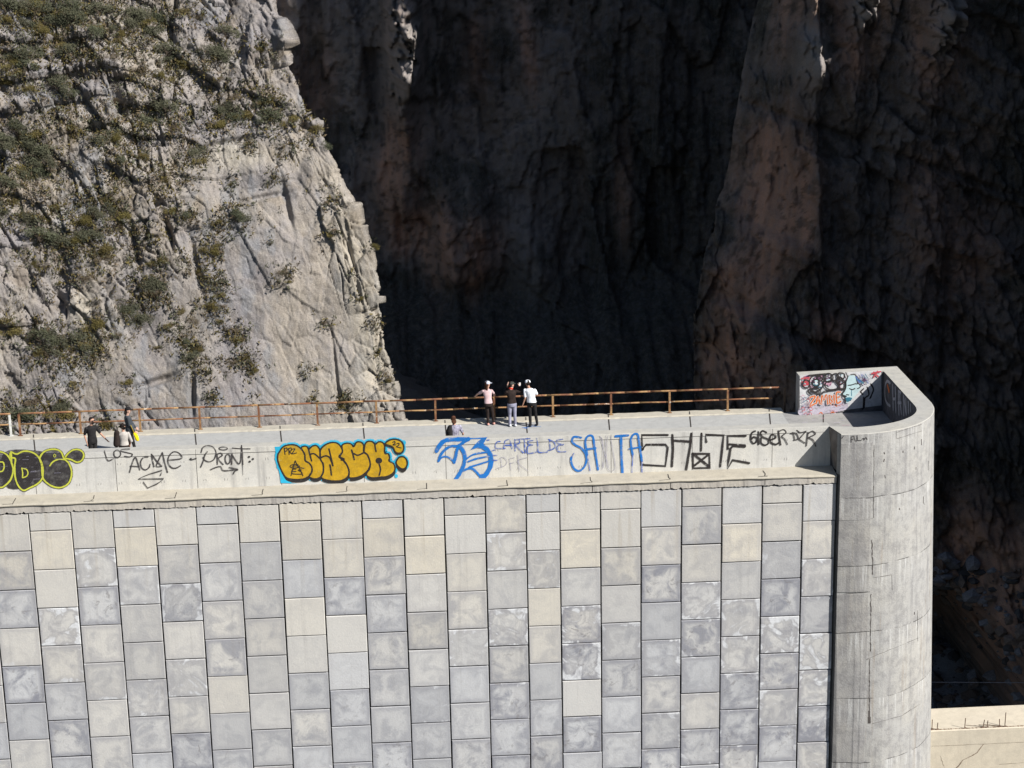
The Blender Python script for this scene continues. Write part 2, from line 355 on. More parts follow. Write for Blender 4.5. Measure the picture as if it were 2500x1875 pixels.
# parapet: body and coping band
par = MB(); par.box(XL, XR, YF, YF+.46, ZD-.31, ZT-.20); parapet = par.build('parapet', M['face'], dam)
cp = MB()
segs = np.linspace(XL, 27.62, 60)
for i in range(59):
    x0, x1 = segs[i], segs[i+1]; cp.box(x0, x1, YF-.012, YF+.475, ZT-.197, ZT-.014)
cp.add([(XL, YF+.01, ZT), (27.60, YF+.01, ZT), (27.60, YF+.46, ZT), (XL, YF+.46, ZT), (XL, YF-.012, ZT-.014), (27.62, YF-.012, ZT-.014), (27.62, YF+.475, ZT-.014), (XL, YF+.475, ZT-.014)],
       [(0, 1, 2, 3), (4, 5, 1, 0), (2, 6, 7, 3), (5, 6, 2, 1)], 1)
cp.build('coping', [M['face'], M['top']], parapet)
# vertical joints of the parapet and the tie-hole marks
b = MB(); JX = []
for px in [81, 280, 478, 684, 887, 1088, 1288, 1492, 1690, 1885]: JX.append(on_y(px, 1110, YF).x)
for x in JX:
    b.box(x-.007, x+.007, YF-.0035, YF, 1.05, ZT-.20); b.box(x-.006, x+.006, YF-.0128, YF-.0125, ZT-.2, ZT-.02)
b.box(XL, 26.9, YF-.0128, YF-.012, ZT-.199, ZT-.190)
b.build('joint_lines', M['joint'], parapet)
b = MB()
x = -2.0
while x < 26.3:
    for z, pr in ((1.33, .8), (2.02, .35)):
        if random.random() < pr:
            for dx in (-.045, .045):
                t = random.uniform(-.025, .025); h = random.uniform(.05, .10)
                b.add([(x+dx-.009, YF-.003, z-h/2), (x+dx+.009, YF-.003, z-h/2), (x+dx+.009+t, YF-.003, z+h/2), (x+dx-.005+t, YF-.003, z+h/2)], [(0, 1, 2, 3)])
    x += .72
b.build('tie_marks', plain('faint_tie_mark_stain', (.26, .25, .24)), parapet)

# deck behind the parapet
walk = MB(); walk.box(XL, 31.2, YF+.475, 7.78, ZD-.3, ZD)
wk = walk.build('walkway', M['deck']); tag(wk, 'pale grey concrete walkway along the top of the dam', kind='structure')
b = MB()
for px in [80, 280, 475, 684, 887, 1088, 1286, 1488, 1687, 1882, 2010]:
    p = on_z(px, 1052, ZD)
    b.box(p.x-.028, p.x+.028, YF+.475, 8.2 if px < 2000 else 7.3, ZD+.055 if px < 2000 else ZD+.002, ZD+.062 if px < 2000 else ZD+.006)
cb = MB(); n = 260; vs = []; fs = []
for i in range(n+1):
    x = XL+(27.36-XL)*i/n; e = random.uniform(-.03, .03)
    vs += [(x, 7.74+e*.7, ZD+.004), (x, 7.80+e, ZD+.05), (x, 8.30+e, ZD+.06), (x, 8.31+e, -6)]
for i in range(n):
    for j in range(3): a = i*4+j; fs.append((a, a+4, a+5, a+1))
a = n*4; fs.append((a, a+1, a+2, a+3))
curb = mesh_py('curb', vs, fs, M['curb']); tag(curb, 'cream weathered kerb strip carrying the rusty railing', kind='structure')
# joints lie on the walkway as thin grooves
g = MB()
for px in [80, 280, 475, 684, 887, 1088, 1286, 1488, 1687, 1882]:
    dirx = (on_z(px-2, 1030, ZD)-on_z(px+1, 1060, ZD)); dirx /= dirx.y; p = on_z(px, 1045, ZD)      # the joints run radially across the gently arched dam
    for y0, y1, zz, wd in ((YF+.475, 7.74, ZD+.005, .024), (7.82, 8.2, ZD+.064, .018)):
        a_, c_ = p.x+dirx.x*(y0-p.y), p.x+dirx.x*(y1-p.y); g.add([(a_-wd, y0, zz), (a_+wd, y0, zz), (c_+wd, y1, zz), (c_-wd, y1, zz)], [(0, 1, 2, 3)])
px = 2010; dirx = (on_z(px, 1010, ZD)-on_z(px, 1040, ZD)); dirx /= dirx.y; p = on_z(px, 1020, ZD); y0, y1 = YF+.6, 7.36; a_, c_ = p.x+dirx.x*(y0-p.y), p.x+dirx.x*(y1-p.y)
g.add([(a_-.022, y0, ZD+.006), (a_+.022, y0, ZD+.006), (c_+.022, y1, ZD+.006), (c_-.022, y1, ZD+.006)], [(0, 1, 2, 3)])
g.build('walkway_joints', M['joint'], wk)

# ================================================= ROUND-FRONTED BASTION AT THE END OF THE DAM
bast = tag(empty('bastion', (28.5, 3, 0)), 'round-fronted concrete bastion with a thick rimmed wall at the right end of the dam', 'bastion')
def arc(cx, cy, rx, ry, a0, a1, n): return [(cx+rx*math.cos(R_(a0+(a1-a0)*i/n)), cy+ry*math.sin(R_(a0+(a1-a0)*i/n))) for i in range(n+1)]
OUT = [(27.86, 7.96), (31.86, 8.28), (31.86, 3.3)] + arc(28.35, 3.35, 3.5, 3.50, 0, -88, 26)[1:] + [(27.80, -.13)]     # back-left, corner, right side, front arc
INN = [(27.86, 7.38), (31.17, 7.58), (31.16, 2.95)] + arc(28.2, 2.9, 2.95, 2.28, 0, -84, 24)[1:] + [(27.58, .88)]
# tower body below the rim: lathe-like skin with cold joints; left edge against the slabs
BODY = OUT
def skin(poly, zs, closed=False, outw=0.0):
    vs = []; fs = []; n = len(poly)
    for z, o in zs:
        for (x, y) in poly: f_ = o*min(1, max(0, (x-27.9)/1.6)); vx, vy = (1, 0) if y > 3.35 else ((x-28.35)/3.5, (y-3.35)/3.5); vs.append((x+vx*f_, y+vy*f_*.5, z))
    for k in range(len(zs)-1):
        for i in range(n-1+(1 if closed else 0)):
            a = k*n+i; c = k*n+(i+1) % n; fs.append((a, c, c+n, a+n))
    return vs, fs
BAT = .030
zs = [(z, (ZT-z)*BAT) for z in np.linspace(ZT-.02, -34, 40)]
vs, fs = skin(BODY+[(27.72, .12)], zs)
vs.append((27.72, .12, ZT)); 
shell = mesh_py('outer_wall', vs[:-1], fs, M['tower'], bast, smooth=False)
# side cheek facing the dam
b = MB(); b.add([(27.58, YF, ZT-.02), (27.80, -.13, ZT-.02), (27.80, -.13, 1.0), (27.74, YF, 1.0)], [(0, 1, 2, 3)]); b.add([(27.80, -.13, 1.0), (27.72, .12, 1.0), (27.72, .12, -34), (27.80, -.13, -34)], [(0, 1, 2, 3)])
b.build('side_cheek', plain('brown_shade_tinted_cheek_concrete', (.23, .20, .18), .95, .35, 2.5), bast)  # brown concrete, darkened so the cheek's shade is in its colour
# rim (flat top of the wall) with a small outer arris
n = len(OUT)
def resample(poly, m):
    P = [Vector((p[0], p[1], 0)) for p in poly]; L = [0]
    for a, c in zip(P[:-1], P[1:]): L.append(L[-1]+(c-a).length)
    out = []
    for i in range(m):
        t = L[-1]*i/(m-1); k = max(j for j in range(len(L)) if L[j] <= t+1e-9); k = min(k, len(P)-2)
        out.append(P[k].lerp(P[k+1], (t-L[k])/(L[k+1]-L[k])))
    return out
def seg_pair(o0, i0, m): return resample(o0, m), resample(i0, m)
rim = MB()
parts = [(OUT[0:2], INN[0:2], 8), (OUT[1:3], INN[1:3], 8), (OUT[2:], INN[2:], 40)]
for po, pi, m in parts:
    A, B = seg_pair(po, pi, m)
    for i in range(m-1):
        a0, a1, b0, b1 = A[i], A[i+1], B[i], B[i+1]
        o0 = a0+(b0-a0).normalized()*.03; o1 = a1+(b1-a1).normalized()*.03
        rim.add([(o0.x, o0.y, ZT), (o1.x, o1.y, ZT), (b1.x, b1.y, ZT), (b0.x, b0.y, ZT), (a0.x, a0.y, ZT-.02), (a1.x, a1.y, ZT-.02)], [(0, 3, 2, 1), (4, 0, 1, 5)])
rim.build('rim', M['top'], bast)
# inner faces
b = MB()
for (p, q) in zip(INN[:-1], INN[1:]): b.add([(p[0], p[1], ZD-.1), (q[0], q[1], ZD-.1), (q[0], q[1], ZT), (p[0], p[1], ZT)], [(0, 1, 2, 3)])
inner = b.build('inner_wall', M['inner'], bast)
b = MB(); b.add([(27.86, 7.38, ZD-.3), (27.86, 7.96, ZD-.3), (27.86, 7.96, ZT), (27.86, 7.38, ZT)], [(0, 1, 2, 3)]); b.build('wall_end', M['tower2'], bast)
b = MB(); b.prism([(27.30, YF+.48), (31.3, YF+.48), (31.5, 7.7), (27.86, 7.7), (27.30, 7.8)], ZD-.35, ZD+.0025); b.build('bastion_floor', M['bfloor'], bast)
# pilaster patch and cold joints on the outer wall
def wall_pt(px, py, off=.004):
    global BODY
    """point of the round outer wall seen at a pixel, lifted off the surface"""
    d = ray(px, py); best = None; pts = BODY[2:]
    for (p, q) in zip(pts[:-1], pts[1:]):
        e = (q[0]-p[0], q[1]-p[1]); den = d.x*e[1]-d.y*e[0]
        if abs(den) < 1e-9: continue
        wx, wy = p[0]-CAM.x, p[1]-CAM.y; t = (wx*e[1]-wy*e[0])/den; s = (wx*d.y-wy*d.x)/den
        if -.001 <= s <= 1.001 and (best is None or t < best[0]):
            nrm = Vector((-e[1], e[0], 0)).normalized(); nrm = nrm if nrm.dot(d) < 0 else -nrm
            best = (t, nrm)
    if best is None: return None
    p = CAM+d*best[0]; f_ = (ZT-p.z)*BAT*min(1, max(0, (p.x-27.9)/1.6))
    if not hasattr(wall_pt, 'busy') and f_ > .002:
        # shift the outline outwards and intersect again
        wall_pt.busy = True; keep = BODY
        BODY = [(x+((1, 0) if y > 3.35 else ((x-28.35)/3.5, (y-3.35)/3.5*.5))[0]*(ZT-p.z)*BAT*min(1, max(0, (x-27.9)/1.6)), y+((1, 0) if y > 3.35 else ((x-28.35)/3.5, (y-3.35)/3.5*.5))[1]*(ZT-p.z)*BAT*min(1, max(0, (x-27.9)/1.6))) for x, y in keep]
        q = wall_pt(px, py, off); BODY = keep; del wall_pt.busy
        return q
    return p+best[1]*off
pz = [on_y(2045, y, -.13).z for y in (1083, 1270, 1510, 1665, 1765)]
patch = MB(); ax = [(27.80, -.13)]+[p for p in reversed(BODY[2:-1])]
def path_pts(x_end, off):
    out = []
    for (x, y) in ax:
        if x > x_end: break
        v = Vector((x-28.35, y-3.35, 0)).normalized() if y < 3 else Vector((1, 0, 0)); out.append((x+v.x*off, y+v.y*off))
    return out
for i, (za, zb, xe, off) in enumerate([(pz[0], pz[1], 29.0, .03), (pz[1], pz[2]+1.0, 28.95, .02), (pz[2]+.9, -34, 28.9, .012)]):
    pp = path_pts(xe, off); ppi = path_pts(xe, .0)
    bt = lambda x, y, z: (x+((x-28.35)/3.5)*(ZT-z)*BAT*min(1, max(0, (x-27.9)/1.6)), y+((y-3.35)/3.5)*.5*(ZT-z)*BAT*min(1, max(0, (x-27.9)/1.6)), z)
    vs = [bt(x, y, za) for x, y in pp]+[bt(x, y, zb) for x, y in pp]+[bt(x, y, za) for x, y in ppi]; k = len(pp)
    patch.add(vs, [(j, j+1, k+j+1, k+j) for j in range(k-1)]+[(2*k+j, 2*k+j+1, j+1, j) for j in range(k-1)])
    x, y = pp[-1]; xi, yi = ppi[-1]; patch.add([bt(x, y, za), bt(xi, yi, za), bt(xi, yi, zb), bt(x, y, zb)], [(0, 1, 2, 3)])
patch.build('grey_patch', M['tower2'], bast)

# cracks and cold joints drawn as thin recess fillers on the round wall
def wall_line(mb, pts, wid, off=.006):
    P = [wall_pt(x, y, off) for x, y in pts]; P = [p for p in P if p]
    for a, c in zip(P[:-1], P[1:]):
        d = (c-a); u = d.cross(Vector((0, 1, 0)) if abs(d.z) > .5*d.length else Vector((0, 1, 0))).normalized()*wid/2
        w1 = random.uniform(.3, .95); mb.add([a-u*w1, c-u*w1, c+u*w1, a+u*w1], [(0, 1, 2, 3)])
def jag(p, q, n, a):
    return [(p[0]+(q[0]-p[0])*i/n+random.uniform(-a, a), p[1]+(q[1]-p[1])*i/n+random.uniform(-a*.5, a*.5)) for i in range(n+1)]
b = MB()
wall_line(b, jag((2128, 1318), (2131, 1402), 16, 1.2), .05); wall_line(b, jag((2126, 1450), (2125, 1590), 26, .9), .045)
wall_line(b, jag((2123, 1608), (2122, 1745), 26, .9), .04); wall_line(b, [(2122, 1735), (2122, 1750), (2122, 1766)], .13)
wall_line(b, jag((2134, 1086), (2132, 1265), 18, .6), .028); wall_line(b, jag((2058, 1083), (2131, 1081), 10, .5), .02)
wall_line(b, jag((2131, 1411), (2177, 1403), 5, .4), .02); wall_line(b, [(2177, 1404), (2178, 1440)], .018)
wall_line(b, jag((2034, 1630), (2062, 1625), 6, 1), .03); wall_line(b, jag((2062, 1625), (2122, 1608), 8, 1.5), .025)
wall_line(b, jag((2122, 1606), (2200, 1575), 10, 1.5), .014); wall_line(b, jag((2200, 1575), (2245, 1556), 6, 1.2), .016); wall_line(b, jag((2240, 1566), (2240, 1490), 6, .5), .016)
wall_line(b, jag((2130, 1766), (2200, 1748), 8, .8), .016); wall_line(b, jag((2200, 1748), (2262, 1708), 8, .8), .024)
wall_line(b, jag((2190, 1055), (2250, 1036), 6, .5), .016); wall_line(b, [(2188, 1050), (2188, 1071)], .014); wall_line(b, jag((2190, 1071), (2250, 1052), 6, .4), .018)
wall_line(b, [(2249, 1072), (2249, 1087)], .07); wall_line(b, [(2254, 1212), (2254, 1228), (2258, 1232)], .025)
wall_line(b, jag((2038, 1270), (2131, 1266), 8, .6), .015); wall_line(b, jag((2058, 1450), (2124, 1445), 8, .8), .02)
for px, py in [(2056, 1112), (2056, 1124), (2113, 1112), (2115, 1128), (2158, 1104), (2159, 1120), (2204, 1100), (2232, 1090), (2236, 1140), (2160, 1160), (2054, 1150), (2112, 1160), (2232, 1494), (2195, 1240)]:
    wall_line(b, [(px, py), (px+random.uniform(-2, 2), py+random.uniform(4, 8))], .05)
b.build('cracks', plain('bastion_crack_stain', (.085, .075, .07)), bast)

# ------------------------------------------------ spray paint: flat films a few mm proud of the wall
def paint(name, col, rough=.75, worn=0.0, under=(.58, .565, .53)):
    k = NM(name, rough, .3); n1 = k.noise(7, 6, .7); n2 = k.noise(40, 4, .7)
    c = k.mix(k.map(n1, .3, .75, 0, .35), col, tuple(x*.62+.02 for x in col))
    if worn: c = k.mix(k.map(k.math('ADD', n1, k.math('MULTIPLY', n2, .3)), .78-.22*worn, .90-.2*worn, 0, .75), c, under)
    # spray softens towards the stroke's rim and speckles over the rough concrete
    uv = k.n('ShaderNodeUVMap', uv_map='UVMap'); su = k.n('ShaderNodeSeparateXYZ'); k.l(uv.outputs[0], su.inputs[0]); e = k.math('MINIMUM', su.outputs[1], k.math('SUBTRACT', 1.0, su.outputs[1]))
    al = k.map(k.math('ADD', e, k.math('MULTIPLY', k.math('SUBTRACT', k.noise(30, 5, .75), .5), .42)), .0, .16)
    al = k.math('MULTIPLY', al, k.map(k.math('ADD', k.noise(3.5, 6, .7), k.math('MULTIPLY', k.noise(45, 3, .8), .35)), .52, .92-.30*worn, 1, .88-.75*worn))
    k.put(k.b.inputs['Alpha'], al); k.put(k.b.inputs['Base Color'], c); k.bump(k.noise(22, 6, .7), .012, .6); return k.m
P_ = dict(black=paint('black_spray_paint', (.022, .018, .018), worn=.08), fblack=paint('brushed_black_paint', (.030, .026, .028), worn=.35, under=(.10, .095, .10)),
          lime=paint('lime_spray_paint', (.50, .52, .06)), grey=paint('thin_black_spray_paint', (.045, .04, .042), worn=.25),
          gold=paint('mustard_spray_paint', (.52, .31, .010), worn=.22, under=(.62, .46, .09)), cyan=paint('cyan_spray_paint', (.02, .42, .66), worn=.12),
          blue=paint('blue_spray_paint', (.006, .15, .50), worn=.18), blue2=paint('thin_blue_spray_paint', (.07, .13, .42), worn=.5), viol=paint('faded_violet_spray_paint', (.30, .29, .38), worn=.45),
          ghost=paint('ghost_letter_paint', (.44, .42, .45), worn=.3), orange=paint('orange_spray_paint', (.62, .15, .03), worn=.25), ice=paint('pale_blue_wall_paint', (.46, .60, .62)),
          white=paint('white_wall_paint', (.56, .56, .57), worn=.1), pink=paint('pink_spray_paint', (.50, .28, .36), worn=.3), red=paint('red_spray_paint', (.48, .06, .08), worn=.3),
          lilac=paint('lilac_wall_paint', (.48, .44, .52), worn=.2), plum=paint('plum_spray_paint', (.10, .035, .09), worn=.1), teal=paint('teal_spray_paint', (.03, .16, .24), worn=.2), pgrey=paint('grey_letter_paint', (.42, .40, .42), worn=.2))
PK = list(P_); PM = [P_[k] for k in PK]
class Graf:
    def __init__(s, fn): s.fn = fn; s.mb = MB(); s.lay = 0; s.v = []
    def next(s): s.lay += 1; return .003+.00028*s.lay
    def smooth(s, pts, closed, n=5):
        if len(pts) < 3: return pts
        P = pts; out = []; N = len(P); R = range(N) if closed else range(N-1)
        for i in R:
            p0 = P[i-1] if (closed or i > 0) else P[i]; p1 = P[i]; p2 = P[(i+1) % N]; p3 = P[(i+2) % N] if (closed or i+2 < N) else p2
            for k in range(n):
                t = k/n; a = .5
                out.append(tuple(.5*((2*p1[j])+(-p0[j]+p2[j])*t+(2*p0[j]-5*p1[j]+4*p2[j]-p3[j])*t*t+(-p0[j]+3*p1[j]-3*p2[j]+p3[j])*t**3) for j in (0, 1)))
        if not closed: out.append(P[-1])
        return out
    def line(s, pts, wd, mat, closed=False, curve=True):
        wd *= 1.6 if wd < .05 else 1.28
        off = s.next(); p = s.smooth(pts, closed) if curve else list(pts)
        if closed: p = p+[p[0]]
        Q = [s.fn(x, y, off) for x, y in p]; Q = [q for q in Q if q is not None]
        if len(Q) < 2: return s
        nrm = s.fn.normal; m = PK.index(mat); L = []; Rr = []
        for i, q in enumerate(Q):
            d = (Q[min(i+1, len(Q)-1)]-Q[max(i-1, 0)])
            if d.length < 1e-6: d = Vector((1, 0, 0))
            u = d.normalized().cross(nrm).normalized()*wd/2*random.uniform(.9, 1.1); L.append(q-u); Rr.append(q+u)
        if not closed:
            d0 = (Q[0]-Q[1]).normalized()*wd*.35; d1 = (Q[-1]-Q[-2]).normalized()*wd*.35
            L = [L[0].lerp(Rr[0], .25)+d0]+L+[L[-1].lerp(Rr[-1], .25)+d1]; Rr = [Rr[0].lerp(L[1], .25)+d0]+Rr+[Rr[-1].lerp(L[-2], .25)+d1]
        k = len(L); s.mb.add(L+Rr, [(i, i+1, k+i+1, k+i) for i in range(k-1)], m); s.v += [0.0]*k+[1.0]*k; return s
    def fill(s, pts, mat, curve=True):
        off = s.next(); p = s.smooth(pts, True) if curve else list(pts)
        Q = [s.fn(x, y, off) for x, y in p]; tr = tessellate_polygon([[Vector((x, y, 0)) for x, y in p]])
        s.mb.add(Q, [tuple(t) for t in tr], PK.index(mat)); s.v += [.5]*len(Q); return s
    def ell(s, cx, cy, rx, ry, wd, mat, fillm=None, rot=0, rough=0):
        pts = [(cx+rx*math.cos(t)*(1+random.uniform(-rough, rough)), cy+ry*math.sin(t)*(1+random.uniform(-rough, rough))) for t in [2*math.pi*i/10 for i in range(10)]]
        if fillm: s.fill(pts, fillm)
        if wd: s.line(pts, wd, mat, True)
        return s
    def done(s, name, label, parent):
        o = s.mb.build(name, PM, parent); o['label'] = label; ul = o.data.uv_layers.new(name='UVMap'); ul.data.foreach_set('uv', [c for l in o.data.loops for c in (.5, s.v[l.vertex_index])]); return o
def plane_y(ox, oy, sc, y):
    def f(px, py, off): return on_y(ox+px/sc, oy+py/sc, y-off)
    f.normal = Vector((0, -1, 0)); return f
def plane_x(ox, oy, sc, x):
    def f(px, py, off): return on_x(ox+px/sc, oy+py/sc, x-off)
    f.normal = Vector((-1, 0, 0)); return f
YC = YF-.0125            # face of the coping band (paint that crosses it sits on this plane)
A = plane_y(0, 1060, 4.424, YC); B = plane_y(450, 1060, 4.424, YC); Cc = plane_y(900, 1040, 4.424, YC); D = plane_y(1350, 1020, 4.424, YC)
E = plane_y(1750, 1000, 5.53, YC); G = plane_y(660, 1070, 6.32, YC); H = plane_y(1040, 1060, 6.144, YC)

g = Graf(A)
shapes = [[(-150,375),(-100,230),(0,190),(90,240),(140,370),(120,480),(60,550),(0,575),(-100,530)],
          [(118,195),(180,215),(250,185),(330,190),(400,230),(450,310),(464,400),(455,480),(400,540),(320,580),(255,607),(200,560),(165,470),(158,350),(165,265),(115,250)],
          [(430,260),(470,195),(540,165),(620,168),(665,200),(690,262),(740,310),(772,390),(768,470),(730,540),(650,577),(560,560),(480,500),(456,430),(450,330)],
          [(705,252),(770,180),(840,165),(890,190),(905,235),(880,285),(830,302),(770,275)]]
g.fill([(40,200),(420,180),(480,240),(440,330),(300,560),(60,560)], 'fblack')
for s_ in shapes: g.line(s_, .088, 'black', True)
for s_ in shapes: g.fill(s_, 'fblack')
for s_ in shapes: g.line(s_, .052, 'lime', True)
g.line([(0,300),(35,305),(45,350),(30,395),(0,405)], .035, 'lime'); g.line([(235,365),(245,420),(242,468)], .03, 'lime'); g.line([(235,368),(285,380),(302,420),(285,455),(245,470)], .03, 'lime')
g.line([(538,342),(570,300),(630,272),(700,275)], .035, 'lime'); g.line([(590,215),(603,232),(590,248),(578,235)], .016, 'lime', True); g.line([(120,190),(125,300)], .05, 'lime')
for _ in range(46):
    x = random.uniform(10, 720); y = random.uniform(230, 520); l = random.uniform(25, 80)
    if min(abs(x-150), abs(x-460)) > 50: g.line([(x, y), (x+l, y-random.uniform(0, 12))], .008, 'grey' if random.random() < .55 else 'viol', curve=False)
g.done('bubble_letter_graffiti', 'black bubble letters O D E with lime yellow outlines at the far left of the parapet', parapet)

g = Graf(A)
for pts in [[(1128,180),(1140,230),(1170,287),(1225,265)],[(1400,160),(1320,165),(1310,185),(1390,205),(1430,218),(1405,245),(1345,240)],[(1400,412),(1420,340),(1450,262),(1470,258),(1495,330),(1510,385)],[(1408,345),(1500,350)],
            [(1600,245),(1550,252),(1520,300),(1530,360),(1570,385),(1610,360),(1622,325)],[(1635,215),(1650,290),(1665,352)],[(1640,218),(1700,300),(1748,345)],[(1748,347),(1690,348),(1710,290),(1752,200)],[(1755,200),(1775,290),(1810,412)],
            [(1820,280),(1960,262),(1940,210),(1880,190),(1830,230),(1815,300),(1850,358),(1900,366),(1950,340)],[(2050,272),(2065,262),(2065,277),(2120,262)]]: g.line(pts, .034, 'grey')
g.ell(1265, 212, 38, 40, .034, 'grey')
g.line([(1732,445),(1752,390),(1620,430),(1495,485),(1768,482),(1690,540),(1595,582),(1550,522)], .034, 'grey', curve=False)
g.done('black_lettering', 'thin black lettering LOS ACME with a zigzag S below', parapet)
g = Graf(B)
for pts in [[(178,355),(205,290),(225,220),(248,190)],[(180,200),(200,145),(250,125),(310,140),(342,200),(322,270),(270,298),(220,280),(205,250)],[(355,215),(358,325)],[(355,215),(395,205),(410,230),(368,265),(420,328)],
            [(515,215),(512,325)],[(515,220),(560,290),(590,320),(610,280),(618,122)],[(520,150),(620,158),(710,158)],[(617,125),(628,220),(632,330)],[(285,383),(350,356),(395,352),(410,385),(450,395),(570,380)],[(485,360),(578,380),(545,400),(530,430)]]: g.line(pts, .034, 'grey')
g.line([(630,330),(634,440)], .014, 'grey'); g.ell(470, 268, 28, 52, .032, 'grey'); g.ell(420, 155, 45, 16, .034, 'grey')
for x, y in [(700,245),(742,268),(708,295)]: g.ell(x, y, 8, 7, .02, 'black', 'black')
g.done('black_signature', 'looping black signature with arrow and three dots', parapet)

# gold bubble piece
g = Graf(G)
Ps = [[(140,210),(200,130),(300,100),(400,110),(480,170),(530,250),(538,345),(600,385),(640,450),(635,530),(590,590),(500,630),(350,635),(250,610),(200,550),(150,450),(115,340),(115,260)],
      [(480,150),(520,122),(565,130),(595,165),(650,120),(710,112),(755,160),(768,230),(775,320),(812,400),(818,500),(790,580),(730,622),(650,622),(600,585),(640,520),(640,450),(600,385),(540,345),(530,250)],
      [(775,180),(850,100),(950,65),(1040,80),(1100,150),(1110,215),(1062,285),(1140,350),(1190,430),(1215,520),(1190,600),(1100,650),(980,660),(850,640),(785,600),(818,520),(815,400),(772,320)],
      [(1105,110),(1180,75),(1250,90),(1285,130),(1330,62),(1400,60),(1440,110),(1440,200),(1500,260),(1540,380),(1520,470),(1450,550),(1350,600),(1222,610),(1215,520),(1190,430),(1130,350),(1075,285),(1112,210)],
      [(1460,100),(1500,50),(1570,50),(1618,90),(1670,55),(1730,65),(1765,120),(1765,230),(1820,240),(1842,300),(1832,350),(1900,390),(1925,470),(1890,540),(1800,590),(1700,600),(1560,610),(1480,560),(1530,470),(1540,380),(1500,260),(1448,215)]]
leaf1 = [(1775,92),(1830,32),(1930,15),(2020,50),(2058,130),(2040,210),(1970,232),(1920,200),(1880,130)]; leaf2 = [(1940,390),(1980,300),(2050,285),(2100,330),(2112,400),(2080,462),(2020,470)]
for s_ in Ps: g.line(s_, .17, 'cyan', True)
for s_ in (leaf1, leaf2): g.line(s_, .13, 'cyan', True)
g.fill([(66,130),(165,128),(130,290),(160,470),(230,620),(330,690),(430,700),(160,692),(145,560),(105,350)], 'cyan', False)
g.ell(2060, 65, 34, 38, 0, 'cyan', 'cyan'); g.ell(1945, 582, 26, 30, 0, 'cyan', 'cyan')
sh = lambda s_, dx, dy: [(x+dx, y+dy) for x, y in s_]
for s_ in Ps: g.fill(sh(s_, 8, 46), 'black')
g.fill(sh(leaf2, -2, 52), 'black'); g.fill(sh(leaf1, -8, 26), 'black')
for s_ in Ps: g.fill(s_, 'gold')
for s_ in Ps: g.line(s_, .052, 'black', True)
for s_ in (leaf1, leaf2): g.fill(s_, 'gold'); g.line(s_, .045, 'black', True)
for pts in [[(590,165),(610,250),(637,350)],[(612,250),(680,240),(772,320)],[(780,300),(850,272),(915,300),(965,425)],[(905,165),(935,290),(965,420)],[(920,410),(935,500),(943,568)],[(1255,180),(1275,250),(1295,330)],[(1290,235),(1350,262),(1435,225)],[(1612,85),(1620,150),(1632,205)],[(1680,400),(1700,480),(1680,572)],
            [(1062,285),(1140,322),(1095,335)]]: g.line(pts, .042, 'black')
g.ell(1675, 345, 48, 44, .01, 'black', 'black')
for pts in [[(215,150),(228,250)],[(210,165),(255,148),(258,190),(225,203)],[(283,155),(292,250)],[(275,165),(320,148),(325,190),(292,200),(335,242)],[(345,168),(380,165),(340,238),(405,226)],[(320,577),(350,460),(385,345)],[(385,345),(410,400),(430,440)],
            [(430,405),(350,405),(305,430),(340,455),(430,452),(445,425),(340,430)],[(425,445),(520,465)],[(440,445),(475,510),(505,580)],[(400,475),(345,482),(342,545),(490,555)],[(350,512),(400,510)],[(480,490),(430,490),(480,520),(490,553)],
            [(1890,62),(1918,50),(1925,75),(1892,102),(1935,100)],[(1952,82),(1985,78),(1982,108),(1950,130),(2022,150)]]: g.line(pts, .024, 'black')
g.done('gold_bubble_graffiti', 'mustard yellow bubble letters with black outline and cyan glow', parapet)

g = Graf(H)
g.fill([(690,230),(665,240),(740,150),(790,100),(830,70),(790,60),(920,45),(862,145),(940,200),(1000,295),(1018,400),(1000,500),(940,610),(872,688),(795,685),(800,605),(868,592),(925,505),(942,420),(935,330),(905,262),(830,215),(760,208)], 'blue', False)
g.line([(158,255),(205,175),(290,95),(480,78),(640,75)], .14, 'blue'); g.line([(460,62),(700,66),(900,56)], .05, 'blue')
g.line([(188,405),(225,305),(300,222),(380,180),(470,178),(560,130),(640,78)], .085, 'blue'); g.line([(422,425),(452,310),(482,205),(570,110),(640,70)], .10, 'blue')
g.line([(195,395),(250,342),(320,340),(380,378),(428,430)], .06, 'blue'); g.line([(515,190),(565,265),(585,370),(560,480),(505,590),(445,682)], .125, 'blue')
g.line([(560,545),(640,515),(700,520),(760,570),(805,625)], .08, 'blue')
for pts in [[(612,368),(700,310),(830,280),(960,268)],[(635,412),(750,370),(950,330)],[(650,495),(800,450),(960,400)]]: g.line(pts, .048, 'blue')
for pts in [[(990,246),(1040,235)],[(1000,318),(1068,318)],[(1000,390),(1070,393)],[(915,90),(950,88)]]: g.line(pts, .03, 'blue2')
g.done('blue_graffiti', 'thick bright blue looping graffiti piece beside the cartel lettering', parapet)
g = Graf(H)
for pts in [[(1112,110),(1062,120),(1040,170),(1060,213),(1190,213)],[(1165,213),(1175,150),(1188,100),(1250,85),(1275,150),(1292,215)],[(1178,165),(1280,165)],[(1330,80),(1338,250)],[(1330,90),(1395,84),(1400,135),(1345,165),(1460,280)],[(1400,76),(1560,66)],[(1472,75),(1492,282)],
            [(1605,95),(1530,110),(1540,145),(1602,160)],[(1602,160),(1530,180),(1520,255),(1540,290),(1660,268)],[(1660,62),(1678,170),(1692,270),(1822,268)],[(1852,80),(1866,242)],[(1838,80),(1920,120),(1942,185),(1900,225),(1830,245)],[(2052,75),(1960,95),(1990,140),(2062,155)],[(2062,155),(1970,180),(1985,258),(2098,262)]]: g.line(pts, .036, 'blue2')
